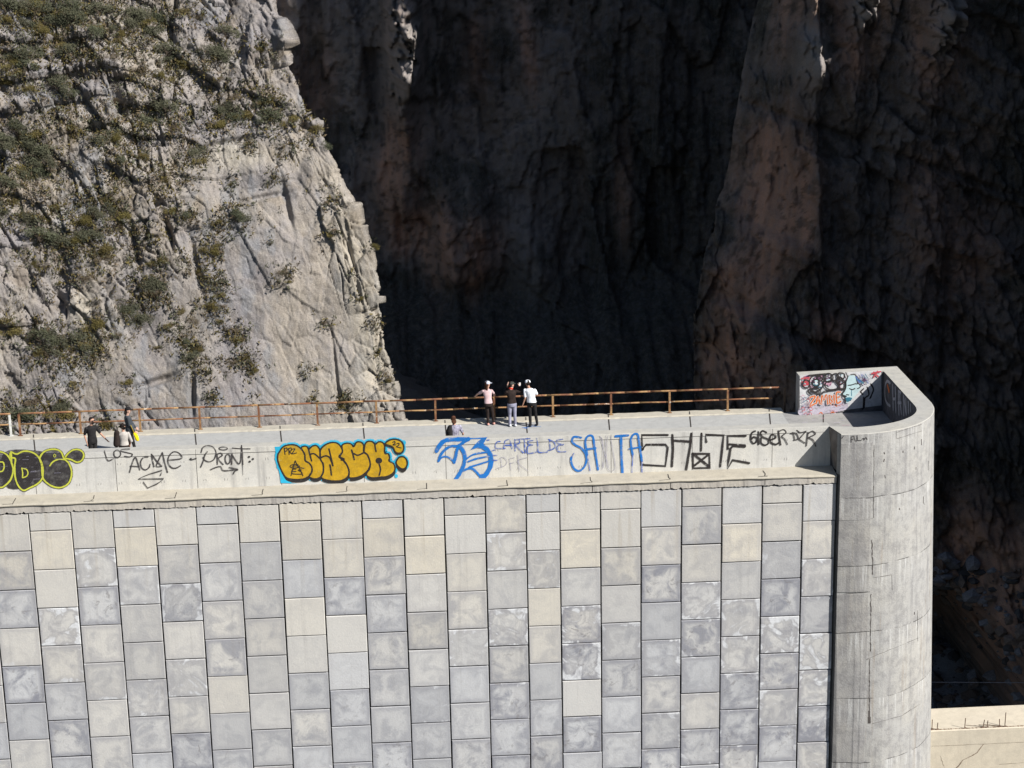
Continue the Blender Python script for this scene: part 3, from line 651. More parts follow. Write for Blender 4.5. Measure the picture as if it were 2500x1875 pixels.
for pts in [[(1120,350),(1135,490)],[(1090,382),(1150,345),(1210,390),(1208,440),(1170,480),(1070,510)],[(1250,370),(1275,540)],[(1245,370),(1330,350)],[(1255,440),(1320,425)],[(1375,310),(1400,560)],[(1520,350),(1370,410),(1530,550)]]: g.line(pts, .014, 'viol')
g.fn = D
for pts in [[(305,215),(230,205),(205,250),(240,290),(315,335),(362,420),(350,510),(290,572),(230,550),(198,480),(200,425)],[(372,400),(350,260),(380,197),(430,203),(447,300),(470,450),(487,560)],[(350,342),(462,328)]]: g.line(pts, .07, 'blue')
g.line([(400,570),(372,400)], .03, 'blue2'); g.line([(225,385),(205,425)], .03, 'blue2')
for pts in [[(500,200),(540,260),(530,560)],[(505,195),(560,380),(600,540)],[(590,200),(575,480),(605,565),(650,570),(670,500),(620,200)],[(570,190),(560,400),(545,540)]]: g.line(pts, .014, 'viol')
g.line([(675,200),(812,190)], .085, 'blue'); g.line([(735,200),(740,400),(752,610)], .085, 'blue')
g.line([(862,400),(845,300),(845,225),(870,182),(915,182),(935,300),(962,470)], .07, 'blue'); g.line([(820,337),(950,315)], .05, 'blue'); g.line([(852,615),(862,400)], .03, 'blue2'); g.line([(960,470),(962,610)], .05, 'blue2')
g.done('blue_lettering', 'blue lettering CARTEL DE SANTA with a faint DFK below it', parapet)
g = Graf(D)
for pts in [[(1240,187),(960,187),(968,355),(1008,290),(1218,290),(1240,320),(1215,522),(950,507),(948,405)],[(1290,185),(1297,340),(1285,525)],[(1300,245),(1480,257)],[(1495,170),(1485,300),(1440,560)],[(1605,170),(1600,355)],[(1658,262),(1650,182),(1845,190),(1830,330),(1807,525)],
            [(1510,390),(1690,388),(1695,540),(1515,545),(1510,385)],[(1530,400),(1690,530)],[(1680,400),(1530,515)],[(2082,195),(1888,196),(1890,345),(1905,285),(2075,300)],[(2075,312),(1950,302),(1920,330),(1900,450),(1888,550),(1940,457),(2120,490)]]: g.line(pts, .078, 'black', curve=False)
g.fn = E
for pts in [[(520,290),(470,320),(460,400),(490,455),(530,440),(542,390),(500,370),(470,400)],[(560,300),(565,470)],[(670,310),(620,288),(590,320),(620,370),(690,400),(702,450),(650,480),(600,450),(600,380)],[(720,410),(795,380),(780,340),(740,340),(715,400),(740,450),(800,470),(840,445)],
            [(830,290),(845,380),(862,475)]]: g.line(pts, .048, 'black')
for pts in [[(830,300),(900,270),(935,310),(880,360),(920,400),(955,470)],[(1000,322),(1035,330),(1052,412)],[(1020,310),(1080,330),(1100,395),(1040,412)],[(1080,280),(1130,310),(1205,292)],[(1205,292),(1110,400)],[(1110,400),(1190,450)],[(1232,310),(1210,490)],[(1230,330),(1290,290),(1330,330),(1232,380)],[(1232,380),(1300,410),(1335,495)]]: g.line(pts, .034, 'grey')
g.done('black_block_lettering', 'large black angular lettering beside smaller black scrawl near the bastion', parapet)
def fw(px, py, off): return wall_pt(1750+px/5.53, 1000+py/5.53, .004+off)
fw.normal = Vector((0.1, -1, 0)).normalized()
g = Graf(fw)
for pts in [[(1815,440),(1815,365)],[(1815,368),(1852,362),(1850,395),(1820,400)],[(1860,388),(1880,432),(1902,380)],[(1895,350),(1900,410),(1950,415)],[(1960,400),(1982,385),(1985,412),(2010,375),(2028,402)],[(1690,385),(1712,355)]]: g.line(pts, .022, 'grey')
g.done('small_scrawl', 'small thin scrawl on the round bastion wall', bast)

# mural on the inner back wall of the bastion
I = plane_y(1900, 860, 5.267, 7.375)
def fI(px, py, off):
    p = on_y(1900+px/5.267, 860+py/5.267, 7.375-off); p.y = 7.38+(p.x-27.86)/(31.17-27.86)*.2-.008-off; return p
fI.normal = Vector((0, -1, 0))
g = Graf(fI)
g.fill([(276,300),(1340,245),(1345,700),(800,760),(276,826)], 'white', False)
g.fill([(300,700),(560,660),(860,640),(900,720),(780,770),(300,815)], 'lilac'); g.fill([(280,330),(330,320),(350,560),(290,600)], 'white')
for _ in range(60):
    x = random.uniform(285, 800); y = random.uniform(560, 810); l = random.uniform(20, 70)
    g.line([(x, y), (x+l*.5, y-random.uniform(5, 20)), (x+l, y+random.uniform(-15, 15))], random.uniform(.01, .03), random.choice(['lilac', 'pink', 'viol', 'pgrey', 'white', 'orange', 'lilac']))
for _ in range(34):
    x = random.uniform(300, 850); y = random.uniform(310, 490)
    g.ell(x, y, random.uniform(15, 45), random.uniform(12, 35), .02, random.choice(['pink', 'plum', 'lilac', 'ice', 'teal']), random.choice(['lilac', 'pink', 'plum', 'ice', 'white', 'plum']), rough=.25)
for pts in [[(300,340),(420,330),(310,390)],[(310,380),(400,400),(330,430)],[(340,320),(380,420)],[(1215,290),(1330,265)],[(1240,270),(1300,330)],[(1290,260),(1240,340)]]: g.line(pts, .06, 'red')
for cx, cy, rx, ry in [(490,400,92,108),(490,398,45,48),(360,410,45,50),(650,335,62,52),(735,330,48,48),(810,315,50,42),(700,430,95,60),(830,430,45,60),(470,510,80,48),(560,330,60,40),(800,380,45,45)]: g.ell(cx, cy, rx, ry, .045, 'black', rough=.08)
g.ell(490, 400, 18, 20, 0, 'white', 'white'); g.line([(420,500),(520,540),(545,580),(600,510),(840,480)], .07, 'black'); g.line([(390,300),(500,290),(640,280)], .05, 'black')
for _ in range(22):
    x = random.uniform(1010, 1200); y = random.uniform(280, 400); g.line([(x, y), (x+20, y+30), (x+random.uniform(-10, 50), y+random.uniform(10, 60))], .025, random.choice(['viol', 'lilac', 'blue2', 'teal', 'plum', 'viol']))
g.fill([(880,450),(885,390),(905,335),(950,300),(1010,330),(1035,400),(1065,450),(1060,500),(1000,570),(920,650),(880,660),(885,620),(870,600),(890,572),(832,552),(865,500)], 'ice')
for pts in [[(875,270),(900,330),(880,390),(880,450),(865,500),(832,552),(885,575)],[(905,435),(950,432),(1005,415)],[(925,478),(960,492),(995,478)],[(1010,420),(1050,420),(1065,460),(1030,480)],[(940,300),(1000,300),(1015,360),(1030,410)],[(885,555),(915,560)],[(880,640),(940,630)],[(820,540),(870,610),(860,650)]]: g.line(pts, .032, 'black')
g.line([(950,500),(952,570)], .02, 'teal'); g.fill([(870,600),(930,590),(960,610),(900,650)], 'teal'); g.line([(1020,360),(1060,380),(1100,410)], .07, 'teal'); g.line([(1090,300),(1060,400),(1010,330)], .05, 'blue2')
for wd, mt in ((.095, 'white'), (.055, 'orange')):
    for pts in [[(410,582),(478,572),(405,690),(480,662)],[(492,662),(512,572),(542,668)],[(500,630),(538,630)],[(560,672),(567,560),(592,620),(622,550),(642,672)],[(660,560),(668,662),(702,640),(672,610),(696,580),(660,560)],[(722,560),(727,662)],[(805,522),(755,532),(762,660),(812,640)],[(757,590),(800,580)]]: g.line(pts, wd, mt)
for _ in range(12):
    x = random.uniform(290, 400); y = random.uniform(470, 800); g.line([(x, y), (x+30, y-20), (x+45, y+20), (x+10, y+30)], .018, random.choice(['viol', 'pgrey', 'teal', 'red', 'pink']))
g.done('mural', 'multicoloured mural with black loops, orange ZAMBIE lettering and a pale blue face in profile', bast)
J = plane_x(1900, 860, 5.267, 31.155)
g = Graf(J)
for pts in [[(1440,395),(1400,372),(1375,430),(1372,560),(1395,650),(1440,690)],[(1470,420),(1478,740)],[(1500,600),(1475,600)],[(1505,450),(1512,770)],[(1545,500),(1552,800)],[(1575,520),(1562,560),(1582,790)],[(1612,560),(1615,810)],[(1640,600),(1645,800)],[(1672,640),(1674,780)],[(1700,670),(1702,760)],[(1545,500),(1575,520)],[(1540,650),(1580,650)],[(1612,560),(1645,800)]]: g.line(pts, .11, 'pgrey')
g.line([(1405,430),(1425,500)], .16, 'orange')
g.done('shaded_lettering', 'grey lettering on the shaded inner side wall of the bastion', bast)
g = Graf(fI)
for pts in [[(1100,480),(1060,520),(1090,560)],[(1150,470),(1170,560),(1120,600),(1110,720)],[(1200,430),(1230,500),(1190,600)],[(1105,600),(1100,740)]]: g.line(pts, .10, 'black')
g.done('shaded_scrawl', 'black scrawl on the shaded part of the inner wall', bast)
# floor scribbles in front of the mural
b = MB()
for _ in range(16):
    x = random.uniform(27.7, 29.3); y = random.uniform(4.2, 7.1); l = random.uniform(.1, .35)
    b.add([(x, y, ZD+.008), (x+l, y+.03, ZD+.008), (x+l+.02, y+.07, ZD+.008), (x+.02, y+.03, ZD+.008)], [(0, 1, 2, 3)], random.randrange(3))
o = b.build('floor_paint_marks', [P_['pink'], P_['viol'], P_['lilac']], bast); ul = o.data.uv_layers.new(name='UVMap'); ul.data.foreach_set('uv', [.5]*(2*len(o.data.loops)))

# blue paint smear on the walkway by the white-shirted man
b = MB()
for (x0, y0), (x1, y1), wd in [((17.22, 6.98), (17.75, 7.12), .05), ((17.5, 7.1), (17.8, 7.35), .04), ((17.3, 6.95), (17.42, 6.90), .05), ((17.65, 7.12), (17.95, 7.05), .03)]:
    b.add([(x0, y0, ZD+.008), (x1, y1, ZD+.008), (x1+.02, y1+wd, ZD+.008), (x0, y0+wd, ZD+.008)], [(0, 1, 2, 3)])
o = b.build('blue_paint_smear', P_['blue'], wk); ul = o.data.uv_layers.new(name='UVMap'); ul.data.foreach_set('uv', [.5]*(2*len(o.data.loops)))

# ------------------------------------------------ rusty railing
def rust():
    k = NM('rusty_painted_steel', .8, .3); n1 = k.noise(1.6, 5, .6); n2 = k.noise(9, 6, .7)
    c = k.mix(k.map(n1, .42, .6), (.165, .070, .036), (.31, .19, .085)); c = k.mix(k.map(n2, .5, .66), c, (.10, .04, .025)); c = k.mix(k.map(k.noise(2.3, 5, .7), .63, .68), c, (.50, .44, .36))
    k.bump(n2, .004, .5); return k.out(c)
RUST = rust(); OLDW = plain('old_white_rail_paint', (.55, .55, .52), .7, .35, 7)
YR = 8.13
def railing(posts, x_end, label, endlow=None, mats=(RUST, RUST), xs0=None):
    r = tag(empty('railing', (posts[0], YR, ZD+.05)), label, 'railing')
    zr = ZD+.05; top = .88; mid = .45
    x_start = xs0 if xs0 is not None else posts[0]
    for x in posts:
        b = MB(); b.box(x-.038, x+.038, YR-.03, YR+.03, zr-.04, zr+top-.03); b.box(x-.09, x+.09, YR-.07, YR+.07, zr-.02, zr+.012)
        b.build('post', [mats[1]], r)
    for z, xe, rr in ((top, x_end, .036), (mid, endlow or x_end, .030)):
        b = MB(); n = max(2, int((xe-x_start)/1.0)); X = [x_start+(xe-x_start)*i/n for i in range(n+1)]; Z = [zr+z+random.uniform(-.009, .009) for _ in X]
        for i in range(n): b.tube((X[i]-.005, YR, Z[i]), (X[i+1]+.005, YR, Z[i+1]), rr, n=8)
        b.build('rail', [mats[0]], r, smooth=True)
    return r
post_x = [on_z(px, py, ZD+.05).x for px, py in [(52,1061),(199,1057),(344,1052),(490,1047),(634,1042),(776,1038),(920,1034),(1064,1029)]]
post_x += [on_z(px, py, ZD+.05).x for px, py in [(1351,1021),(1493,1016),(1636,1011),(1778,1006)]]
post_x.insert(8, (post_x[7]+post_x[8])/2)
railing(post_x, on_y(1903, 946, YR).x, 'long rusty two-rail railing on square posts along the far edge of the walkway', on_y(1884, 975, YR).x, xs0=post_x[0])
xe = on_z(30, 1061, ZD+.05).x
railing([xe, xe-2.15, xe-4.3, xe-6.45], xe+.03, 'short rusty railing section ending in a white-painted post at the left edge', mats=(RUST, OLDW), xs0=xe-9)
b = MB(); xp = on_y(1916, 980, 8.35).x; b.box(xp-.04, xp+.04, 8.32, 8.40, ZD-1.2, ZD+.86); o = b.build('fence_post', plain('dull_brown_post', (.10, .07, .05))); tag(o, 'dull brown lone post between the railing end and the bastion', 'post')

# ------------------------------------------------ lower spillway wall at bottom right
YS = 3.0; ZS = on_y(2400, 1779, YS).z; YS2 = on_z(2400, 1725, ZS).y
sp = tag(empty('spillway_wall', (32, 3, ZS)), 'low cream concrete wall crest with rebar stubs at the bottom right, beside the bastion', 'wall')
b = MB(); b.add([(31, YS, -34), (75, YS, -34), (75, YS, ZS-.03), (31, YS, ZS-.03), (75, YS+.06, ZS), (31, YS+.06, ZS), (75, YS2, ZS), (31, YS2, ZS), (75, YS2, -34), (31, YS2, -34)], [(0, 1, 2, 3), (3, 2, 4, 5), (5, 4, 6, 7), (7, 6, 8, 9), (1, 8, 6, 4, 2)])
b.build('wall_body', M['low'], sp)
b = MB()
def face_line(pts, wd):
    P = [on_y(x, y, YS-.005) for x, y in pts]
    for a, c in zip(P[:-1], P[1:]):
        d = (c-a).normalized(); u = Vector((-d.z, 0, d.x))*wd/2*random.uniform(.5, 1.4); b.add([a-u, c-u, c+u, a+u], [(0, 1, 2, 3)])
face_line(jag((2400, 1817), (2385, 1838), 3, 1), .03); face_line(jag((2385, 1838), (2352, 1856), 5, 2), .035); face_line(jag((2352, 1856), (2334, 1875), 4, 1.5), .05); face_line(jag((2334, 1875), (2325, 1890), 4, 1.5), .05)
face_line(jag((2275, 1822), (2500, 1812), 20, .8), .012); face_line(jag((2440, 1866), (2500, 1862), 10, 1), .012); face_line(jag((2295, 1845), (2306, 1875), 6, 1), .012)
b.build('cracks', plain('brown_crack_stain', (.20, .15, .11)), sp)
b = MB(); vs = []
for i in range(80):
    x = 31.8+i*.055+random.uniform(-.02, .02); wd = random.uniform(.008, .035)
    b.add([(x, YS+.08-wd, ZS+.005), (x+.06, YS+.08-wd, ZS+.005), (x+.06, YS+.08+wd*1.6, ZS+.005), (x, YS+.08+wd*1.6, ZS+.005)], [(0, 1, 2, 3)])
b.build('rust_line', plain('rust_brown_stain', (.22, .15, .10)), sp)
for px, h in [(2273, .42), (2286, .28), (2355, .42), (2401, .32), (2411, .28), (2443, .32), (2456, .58)]:
    p = on_z(px, 1778, ZS); b = MB(); b.tube((p.x, YS+.1, ZS-.02), (p.x+random.uniform(-.03, .05), YS+.1, ZS+h), .016, n=6); b.tube((p.x-.05, YS+.08, ZS), (p.x+.06, YS+.09, ZS+.02), .03, n=6)
    if random.random() < .8: b.tube((p.x, YS+.1, ZS+.02), (p.x-.75, YS+.3, ZS+.03), .008, n=5)
    b.build('rebar_stub', plain('rusty_rebar', (.13, .08, .055)) if 'rusty_rebar' not in bpy.data.materials else bpy.data.materials['rusty_rebar'], sp)
# thin cable across the gorge
a = on_y(2200, 1665, 30); c = on_y(2700, 1668, 30); b = MB(); b.tube(a, c+(c-a)*.4, .018, n=5); o = b.build('cable', plain('dull_steel_cable', (.32, .32, .34), .6)); tag(o, 'thin pale cable strung across the dark gorge right of the bastion', 'cable')

# ================================================= PEOPLE
def capsule(bm, a, b, ra, rb, flat=1.0, side=None, n=12):
    """tapered limb; flat squashes it across `side`"""
    a = Vector(a); b = Vector(b); d = (b-a); L = d.length; d = d/L if L > 1e-6 else Vector((0, 0, 1))
    u = (side-d*side.dot(d)).normalized() if side is not None else d.orthogonal().normalized(); v = d.cross(u)
    rings = []
    for t, k in ((-.94, 0), (-.75, 0), (-.4, 0), (0, 0), (0, .5), (0, 1), (.4, 1), (.75, 1), (.94, 1)):
        r = ra+(rb-ra)*k; c = a+d*(L*k)+d*(t*r); rr = r*math.sqrt(max(0, 1-t*t))
        rings.append([bm.verts.new(c+u*(rr*math.cos(2*math.pi*i/n))+v*(rr*flat*math.sin(2*math.pi*i/n))) for i in range(n)])
    for p, q in zip(rings[:-1], rings[1:]):
        for i in range(n): bm.faces.new((p[i], p[(i+1) % n], q[(i+1) % n], q[i]))
    bm.faces.new(rings[0][::-1]); bm.faces.new(rings[-1])
def loft(bm, rings, side, n=16):
    """rings: (centre, half width along side, half depth)"""
    fwd = Vector((0, 0, 1)).cross(side); R = []
    for c, rx, ry in rings:
        c = Vector(c); R.append([bm.verts.new(c+side*(rx*math.cos(2*math.pi*i/n))+fwd*(ry*math.sin(2*math.pi*i/n))) for i in range(n)])
    for p, q in zip(R[:-1], R[1:]):
        for i in range(n): bm.faces.new((p[i], p[(i+1) % n], q[(i+1) % n], q[i]))
    bm.faces.new(R[0][::-1]); bm.faces.new(R[-1])
def fused(name, bm, mat, parent, voxel=.011, sm=3):
    me = bpy.data.meshes.new(name); bmesh.ops.recalc_face_normals(bm, faces=bm.faces[:]); bm.to_mesh(me); bm.free()
    o = bpy.data.objects.new(name, me); COL.objects.link(o)
    m = o.modifiers.new('r', 'REMESH'); m.mode = 'VOXEL'; m.voxel_size = voxel
    s = o.modifiers.new('s', 'SMOOTH'); s.iterations = sm; s.factor = .5
    dg = bpy.context.evaluated_depsgraph_get(); dg.update(); m2 = bpy.data.meshes.new_from_object(o.evaluated_get(dg))
    bpy.data.objects.remove(o); bpy.data.meshes.remove(me); m2.name = name
    m2.materials.clear()
    return link(name, m2, mat, parent, True)
SKIN = plain('warm_skin', (.42, .235, .165), .6, .12, 5); SKINP = plain('pale_skin', (.50, .31, .24), .6, .12, 5)
def cloth(name, col, var=.3, scale=9): return plain(name, col, .95, var, scale, .1)
def limb3(p, q, r): return [Vector(p), Vector(q), Vector(r)]
def hand(bm, wrist, tip, side, curl=.25):
    """palm, thumb and four unequal fingers from wrist towards tip"""
    w_ = Vector(wrist); d = (Vector(tip)-w_).normalized(); s = (side-d*side.dot(d)).normalized(); nn = d.cross(s)
    capsule(bm, w_, w_+d*.085, .026, .038, .55, s, 8)
    for k, (o, l) in enumerate(((-.028, .068), (-.009, .078), (.010, .072), (.028, .056))):
        b0 = w_+d*.085+s*o; b1 = b0+d*l*.55+nn*curl*l*.3; b2 = b1+d*l*.4+nn*curl*l*.8
        capsule(bm, b0, b1, .0095, .0085, 1, None, 6); capsule(bm, b1, b2, .0085, .0075, 1, None, 6)
    t0 = w_+d*.03-s*.028; t1 = t0+d*.035-s*.022; capsule(bm, t0, t1, .012, .010, 1, None, 6); capsule(bm, t1, t1+d*.03-s*.004+nn*.008, .010, .009, 1, None, 6)
def person(loc, label, face, hip, chest, head, armL, armR, legL, legR, shirt, trousers, shoes, skin=SKIN, sleeve=.5, build=1.0, hair=None, headdir=None, cap=None, extras=None, group=None, shirt_label=None):
    """joints are offsets from the feet point; side = the person's left-to-right axis seen in plan"""
    r = tag(empty('person', loc), label, 'person', group); O = Vector(loc)
    side = Vector((math.cos(face), math.sin(face), 0)); fw_ = Vector((-math.sin(face), math.cos(face), 0))
    hip, chest, head = Vector(hip), Vector(chest), Vector(head); W = build
    hd = Vector(headdir).normalized() if headdir else fw_; hs = Vector((hd.y, -hd.x, 0)).normalized()
    up = (chest-hip).normalized(); neck = chest+up*.07
    def TR(bm, g=0.0):   # torso rings
        loft(bm, [(O+hip-up*.10, .150*W+g, .105*W+g), (O+hip, .168*W+g, .118*W+g), (O+hip.lerp(chest, .35), .145*W+g, .105*W+g), (O+hip.lerp(chest, .7), .170*W+g, .118*W+g),
                  (O+chest-up*.03, .185*W+g, .112*W+g), (O+chest+up*.035, .13*W+g, .085+g), (O+chest+up*.07, .065+g, .06+g)], side)
    legs = []
    for sgn, lg in ((-1, legL), (1, legR)):
        h = hip+side*(sgn*.09*W)-Vector((0, 0, .06)); legs.append((h, Vector(lg[0]), Vector(lg[1])))
    arms = []
    for sgn, ar in ((-1, armL), (1, armR)):
        s0 = chest+side*(sgn*.175*W)-up*.015; arms.append((s0, Vector(ar[0]), Vector(ar[1]), sgn))
    bm = bmesh.new(); TR(bm, -.012)
    capsule(bm, O+neck-up*.04, O+head-Vector((0, 0, .07)), .055, .05)
    # head: cranium, jaw, nose, ears
    H = O+head; capsule(bm, H+Vector((0, 0, .025)), H-hd*.015+Vector((0, 0, .035)), .088, .085, .95, hs); capsule(bm, H+hd*.03+Vector((0, 0, -.015)), H+hd*.035+Vector((0, 0, -.075)), .068, .045, .9, hs)
    capsule(bm, H+hd*.085+Vector((0, 0, .015)), H+hd*.105+Vector((0, 0, -.015)), .010, .016, 1, None, 6)
    for sg in (-1, 1): capsule(bm, H+hs*(sg*.083)+Vector((0, 0, .015)), H+hs*(sg*.083)-Vector((0, 0, .02)), .018, .012, .5, hd, 6)
    for h, k, a in legs: capsule(bm, O+h, O+k, .080*W, .052); capsule(bm, O+k, O+a, .052, .036)
    for s0, e, w_, sgn in arms:
        capsule(bm, O+s0, O+e, .046*W, .036); capsule(bm, O+e, O+w_, .037, .025); hand(bm, O+w_, O+w_+(w_-e).normalized()*.1, fw_*sgn+side*.2)
    for h, k, a in legs: capsule(bm, O+a, O+a+fw_*.12-Vector((0, 0, .03)), .036, .03, .8)
    fused('body', bm, skin, r, .0085, 2)
    # eyes, brows, mouth
    fb = MB()
    for sg in (-1, 1):
        p = H+hd*.092+hs*(sg*.032)+Vector((0, 0, .018)); fb.tube(p-hs*.013, p+hs*.013, .006, n=6)
    p = H+hd*.082+Vector((0, 0, -.05)); fb.tube(p-hs*.02, p+hs*.02, .005, n=6); fb.build('face_features', M['joint'], r)
    bm = bmesh.new(); TR(bm, .006)
    for s0, e, w_, sgn in arms:
        if sleeve >= 1: capsule(bm, O+s0, O+e, .060*W, .050); capsule(bm, O+e, O+e.lerp(w_, .94), .050, .038)
        else: capsule(bm, O+s0, O+s0.lerp(e, sleeve*1.3), .060*W, .054)
    fused('shirt', bm, shirt, r, .011, 2)
    bm = bmesh.new(); loft(bm, [(O+hip-up*.14, .155*W, .11*W), (O+hip-up*.04, .175*W, .125*W), (O+hip+up*.03, .165*W, .12*W)], side)
    for h, k, a in legs: capsule(bm, O+h, O+k, .092*W, .066); capsule(bm, O+k, O+a+Vector((0, 0, .02)), .066, .052)
    fused('trousers', bm, trousers, r, .011, 2)
    for h, k, a in legs:
        bm = bmesh.new(); b0 = O+Vector((a.x, a.y, .045)); capsule(bm, b0-fw_*.05, b0+fw_*.15, .046, .038, .8, side); capsule(bm, O+a, b0, .045, .045)
        fused('shoe', bm, shoes, r, .009, 1)
    if hair:
        mat, length = hair; bm = bmesh.new()
        capsule(bm, H-hd*.030+Vector((0, 0, .058)), H-hd*.042+Vector((0, 0, .02)), .088, .080, 1, hs); 
        if length > .05:
            capsule(bm, H-hd*.05, H-hd*.09-Vector((0, 0, length*.55)), .085, .095, .5, hs); capsule(bm, H-hd*.09-Vector((0, 0, length*.5)), H-hd*.10-Vector((0, 0, length)), .095, .05, .45, hs)
        fused('hair', bm, mat, r, .01, 1)
    if cap:
        mat, bd, kind = cap; bd = Vector(bd).normalized(); bm = bmesh.new()
        loft(bm, [(H+Vector((0, 0, .045)), .105, .112), (H+Vector((0, 0, .085)), .104, .110), (H+Vector((0, 0, .12)), .085, .09), (H+Vector((0, 0, .142)), .04, .045)], hs)
        if kind == 'cap': capsule(bm, H+bd*.09+Vector((0, 0, .055)), H+bd*.155+Vector((0, 0, .045)), .06, .05, .18, Vector((bd.y, -bd.x, 0)))
        o = fused('cap', bm, mat, r, .009, 1)
    if extras: extras(O, r, H, side, fw_)
    return r
BLACK = cloth('black_cloth', (.022, .021, .022)); CHAR = cloth('charcoal_jacket', (.055, .062, .072)); DPANT = cloth('dark_brown_trousers', (.030, .022, .020)); WHITE = cloth('white_cotton', (.78, .80, .84), .1)
PINK = cloth('pale_pink_cotton', (.50, .36, .37), .12); GTR = cloth('pale_grey_trousers', (.26, .26, .34), .25, 4); HOOD = cloth('dark_brown_hoodie', (.028, .020, .018)); CAPG = cloth('grey_white_cap', (.50, .53, .62), .15)
HAIRB = cloth('brown_hair', (.075, .035, .022), .5, 20); HAIRK = cloth('black_hair', (.022, .016, .014), .5, 20); LIL = cloth('speckled_lilac_shirt', (.28, .27, .34), .55, 14); BEIGE = cloth('beige_grey_top', (.42, .39, .36), .2)
PSH = cloth('pink_shoes', (.62, .33, .28), .15); SHW = cloth('white_trainers', (.6, .62, .66), .1); CAPD = cloth('dark_olive_cap', (.05, .055, .05))
def pat(m_, O, r, bits):
    pass
def woman_x(O, r, H, side, f):
    pass
person((16.02, 7.52, ZD+.003), 'woman with long brown hair, grey cap and pale pink top leaning on the railing', .12, (-.02, -.02, .90), (-.05, .14, 1.33), (-.03, .18, 1.55),
       ((-.42, .28, 1.16), (-.50, .60, .97)), ((.24, .30, 1.10), (.20, .58, .97)), ((-.06, .04, .48), (-.05, .0, .09)), ((.12, .06, .47), (.17, .06, .09)), PINK, DPANT, PSH, SKINP, .45, .92, (HAIRB, .42), (.75, .6, 0), (CAPG, (.9, .5, 0), 'cap'))
def hood_x(O, r, H, side, f):
    bm = bmesh.new(); capsule(bm, H-Vector((.05, .0, .12)), H+Vector((-.0, -.02, -.13)), .06, .055); fused('red_collar', bm, cloth('red_scarf_cloth', (.55, .05, .03)), r, .012, 1)
person((16.86, 7.27, ZD+.003), 'man in dark hoodie and pale grey trousers raising a phone, middle of the railing group', .25, (.02, 0, .93), (.0, .03, 1.37), (.02, .06, 1.60),
       ((-.20, .20, 1.22), (-.12, .38, 1.50)), ((.40, .12, 1.28), (.33, .25, 1.47)), ((-.07, .04, .48), (-.07, -.02, .09)), ((.12, .02, .48), (.13, -.02, .09)), HOOD, GTR, SHW, SKINP, 1.0, 1.03, (HAIRK, .03), (.7, .45, 0), (CAPD, (.7, .45, 0), 'cap'), hood_x)
ph = MB(); ph.box(-.035, .035, -.006, .006, -.07, .07); ph_o = ph.build('phone', plain('white_phone_case', (.75, .72, .70), .4)); ph_o.location = (17.21, 7.56, ZD+1.56); tag(ph_o, 'small white phone held up by the man in the dark hoodie', 'phone')
def white_x(O, r, H, side, f):
    b = MB(); p = H-Vector((0, .108, -.055)); b.box(p.x-.028, p.x+.028, p.y-.006, p.y+.004, p.z-.012, p.z+.018); b.build('cap_opening', M['joint'], r)
person((17.62, 7.18, ZD+.003), 'man in white t-shirt, black trousers and white cap at the railing', -.15, (.0, 0, .97), (-.06, .02, 1.43), (-.13, .06, 1.67),
       ((-.24, -.02, 1.14), (-.32, .04, .88)), ((.22, .16, 1.20), (.14, .40, 1.15)), ((-.07, .02, .50), (-.06, -.04, .09)), ((.14, .04, .49), (.20, .06, .09)), WHITE, BLACK, BLACK, SKIN, .62, 1.06, (HAIRK, .02), (-.25, 1, 0), (WHITE, (-.2, 1, 0), 'cap'), white_x)
def low_x(O, r, H, side, f):
    bm = bmesh.new(); loft(bm, [(O+Vector((-.16, -.10, 1.0)), .10, .10), (O+Vector((-.17, -.10, 1.25)), .12, .12), (O+Vector((-.13, -.08, 1.45)), .06, .07)], side); fused('backpack', bm, BLACK, r, .012, 2)
p = on_y(1108, 1040, 3.0)
person((p.x, 3.0, ZD+.003), 'dark-haired person in speckled lilac shirt seen from behind, half hidden by the parapet', .2, (.0, 0, .93), (.02, .0, 1.38), (-.02, .03, 1.64),
       ((-.27, .0, 1.10), (-.26, .14, .90)), ((.32, -.02, 1.12), (.30, .12, .90)), ((-.08, .04, .48), (-.08, -.02, .09)), ((.10, .02, .48), (.10, -.02, .09)), LIL, DPANT, BLACK, SKIN, .6, 1.10, (HAIRB, .10), (-.3, 1, 0), None, low_x)
def beard_x(O, r, H, side, f):
    d = Vector((.8, -.6, 0)); s = Vector((.6, .8, 0)); bm = bmesh.new(); capsule(bm, H+d*.055-Vector((0, 0, .055)), H+d*.05-Vector((0, 0, .09)), .055, .035, 1, s); fused('beard', bm, HAIRK, r, .01, 1)
    b = MB(); q = H+d*.098+Vector((0, 0, .022))
    for sg in (-1, 1): b.tube(q+s*(sg*.012), q+s*(sg*.055), .020, n=8)
    b.tube(q-s*.08-d*.03, q+s*.08-d*.03, .006, n=5); b.build('sunglasses', M['joint'], r)
p = on_y(223, 1060, 4.3)
person((p.x, 4.3, ZD+.003), 'bearded man in black t-shirt and sunglasses on the walkway', -2.6, (.02, 0, .98), (.0, .0, 1.44), (.06, -.02, 1.68),
       ((.32, .05, 1.17), (.52, -.06, .98)), ((-.24, -.03, 1.16), (-.17, -.10, .90)), ((.08, .04, .5), (.12, .10, .09)), ((-.06, -.02, .5), (-.10, -.10, .09)), BLACK, BLACK, BLACK, SKIN, .62, 1.02, (HAIRK, .0), (.8, -.6, 0), None, beard_x)
def hat_x(O, r, H, side, f):
    bm = bmesh.new(); loft(bm, [(O+Vector((.04, .0, .80)), .20, .16), (O+Vector((.04, 0, 1.0)), .21, .17), (O+Vector((.03, 0, 1.15)), .17, .15)], side); fused('jacket_skirt', bm, CHAR, r, .014, 2)
p = on_y(314, 1040, 5.5)
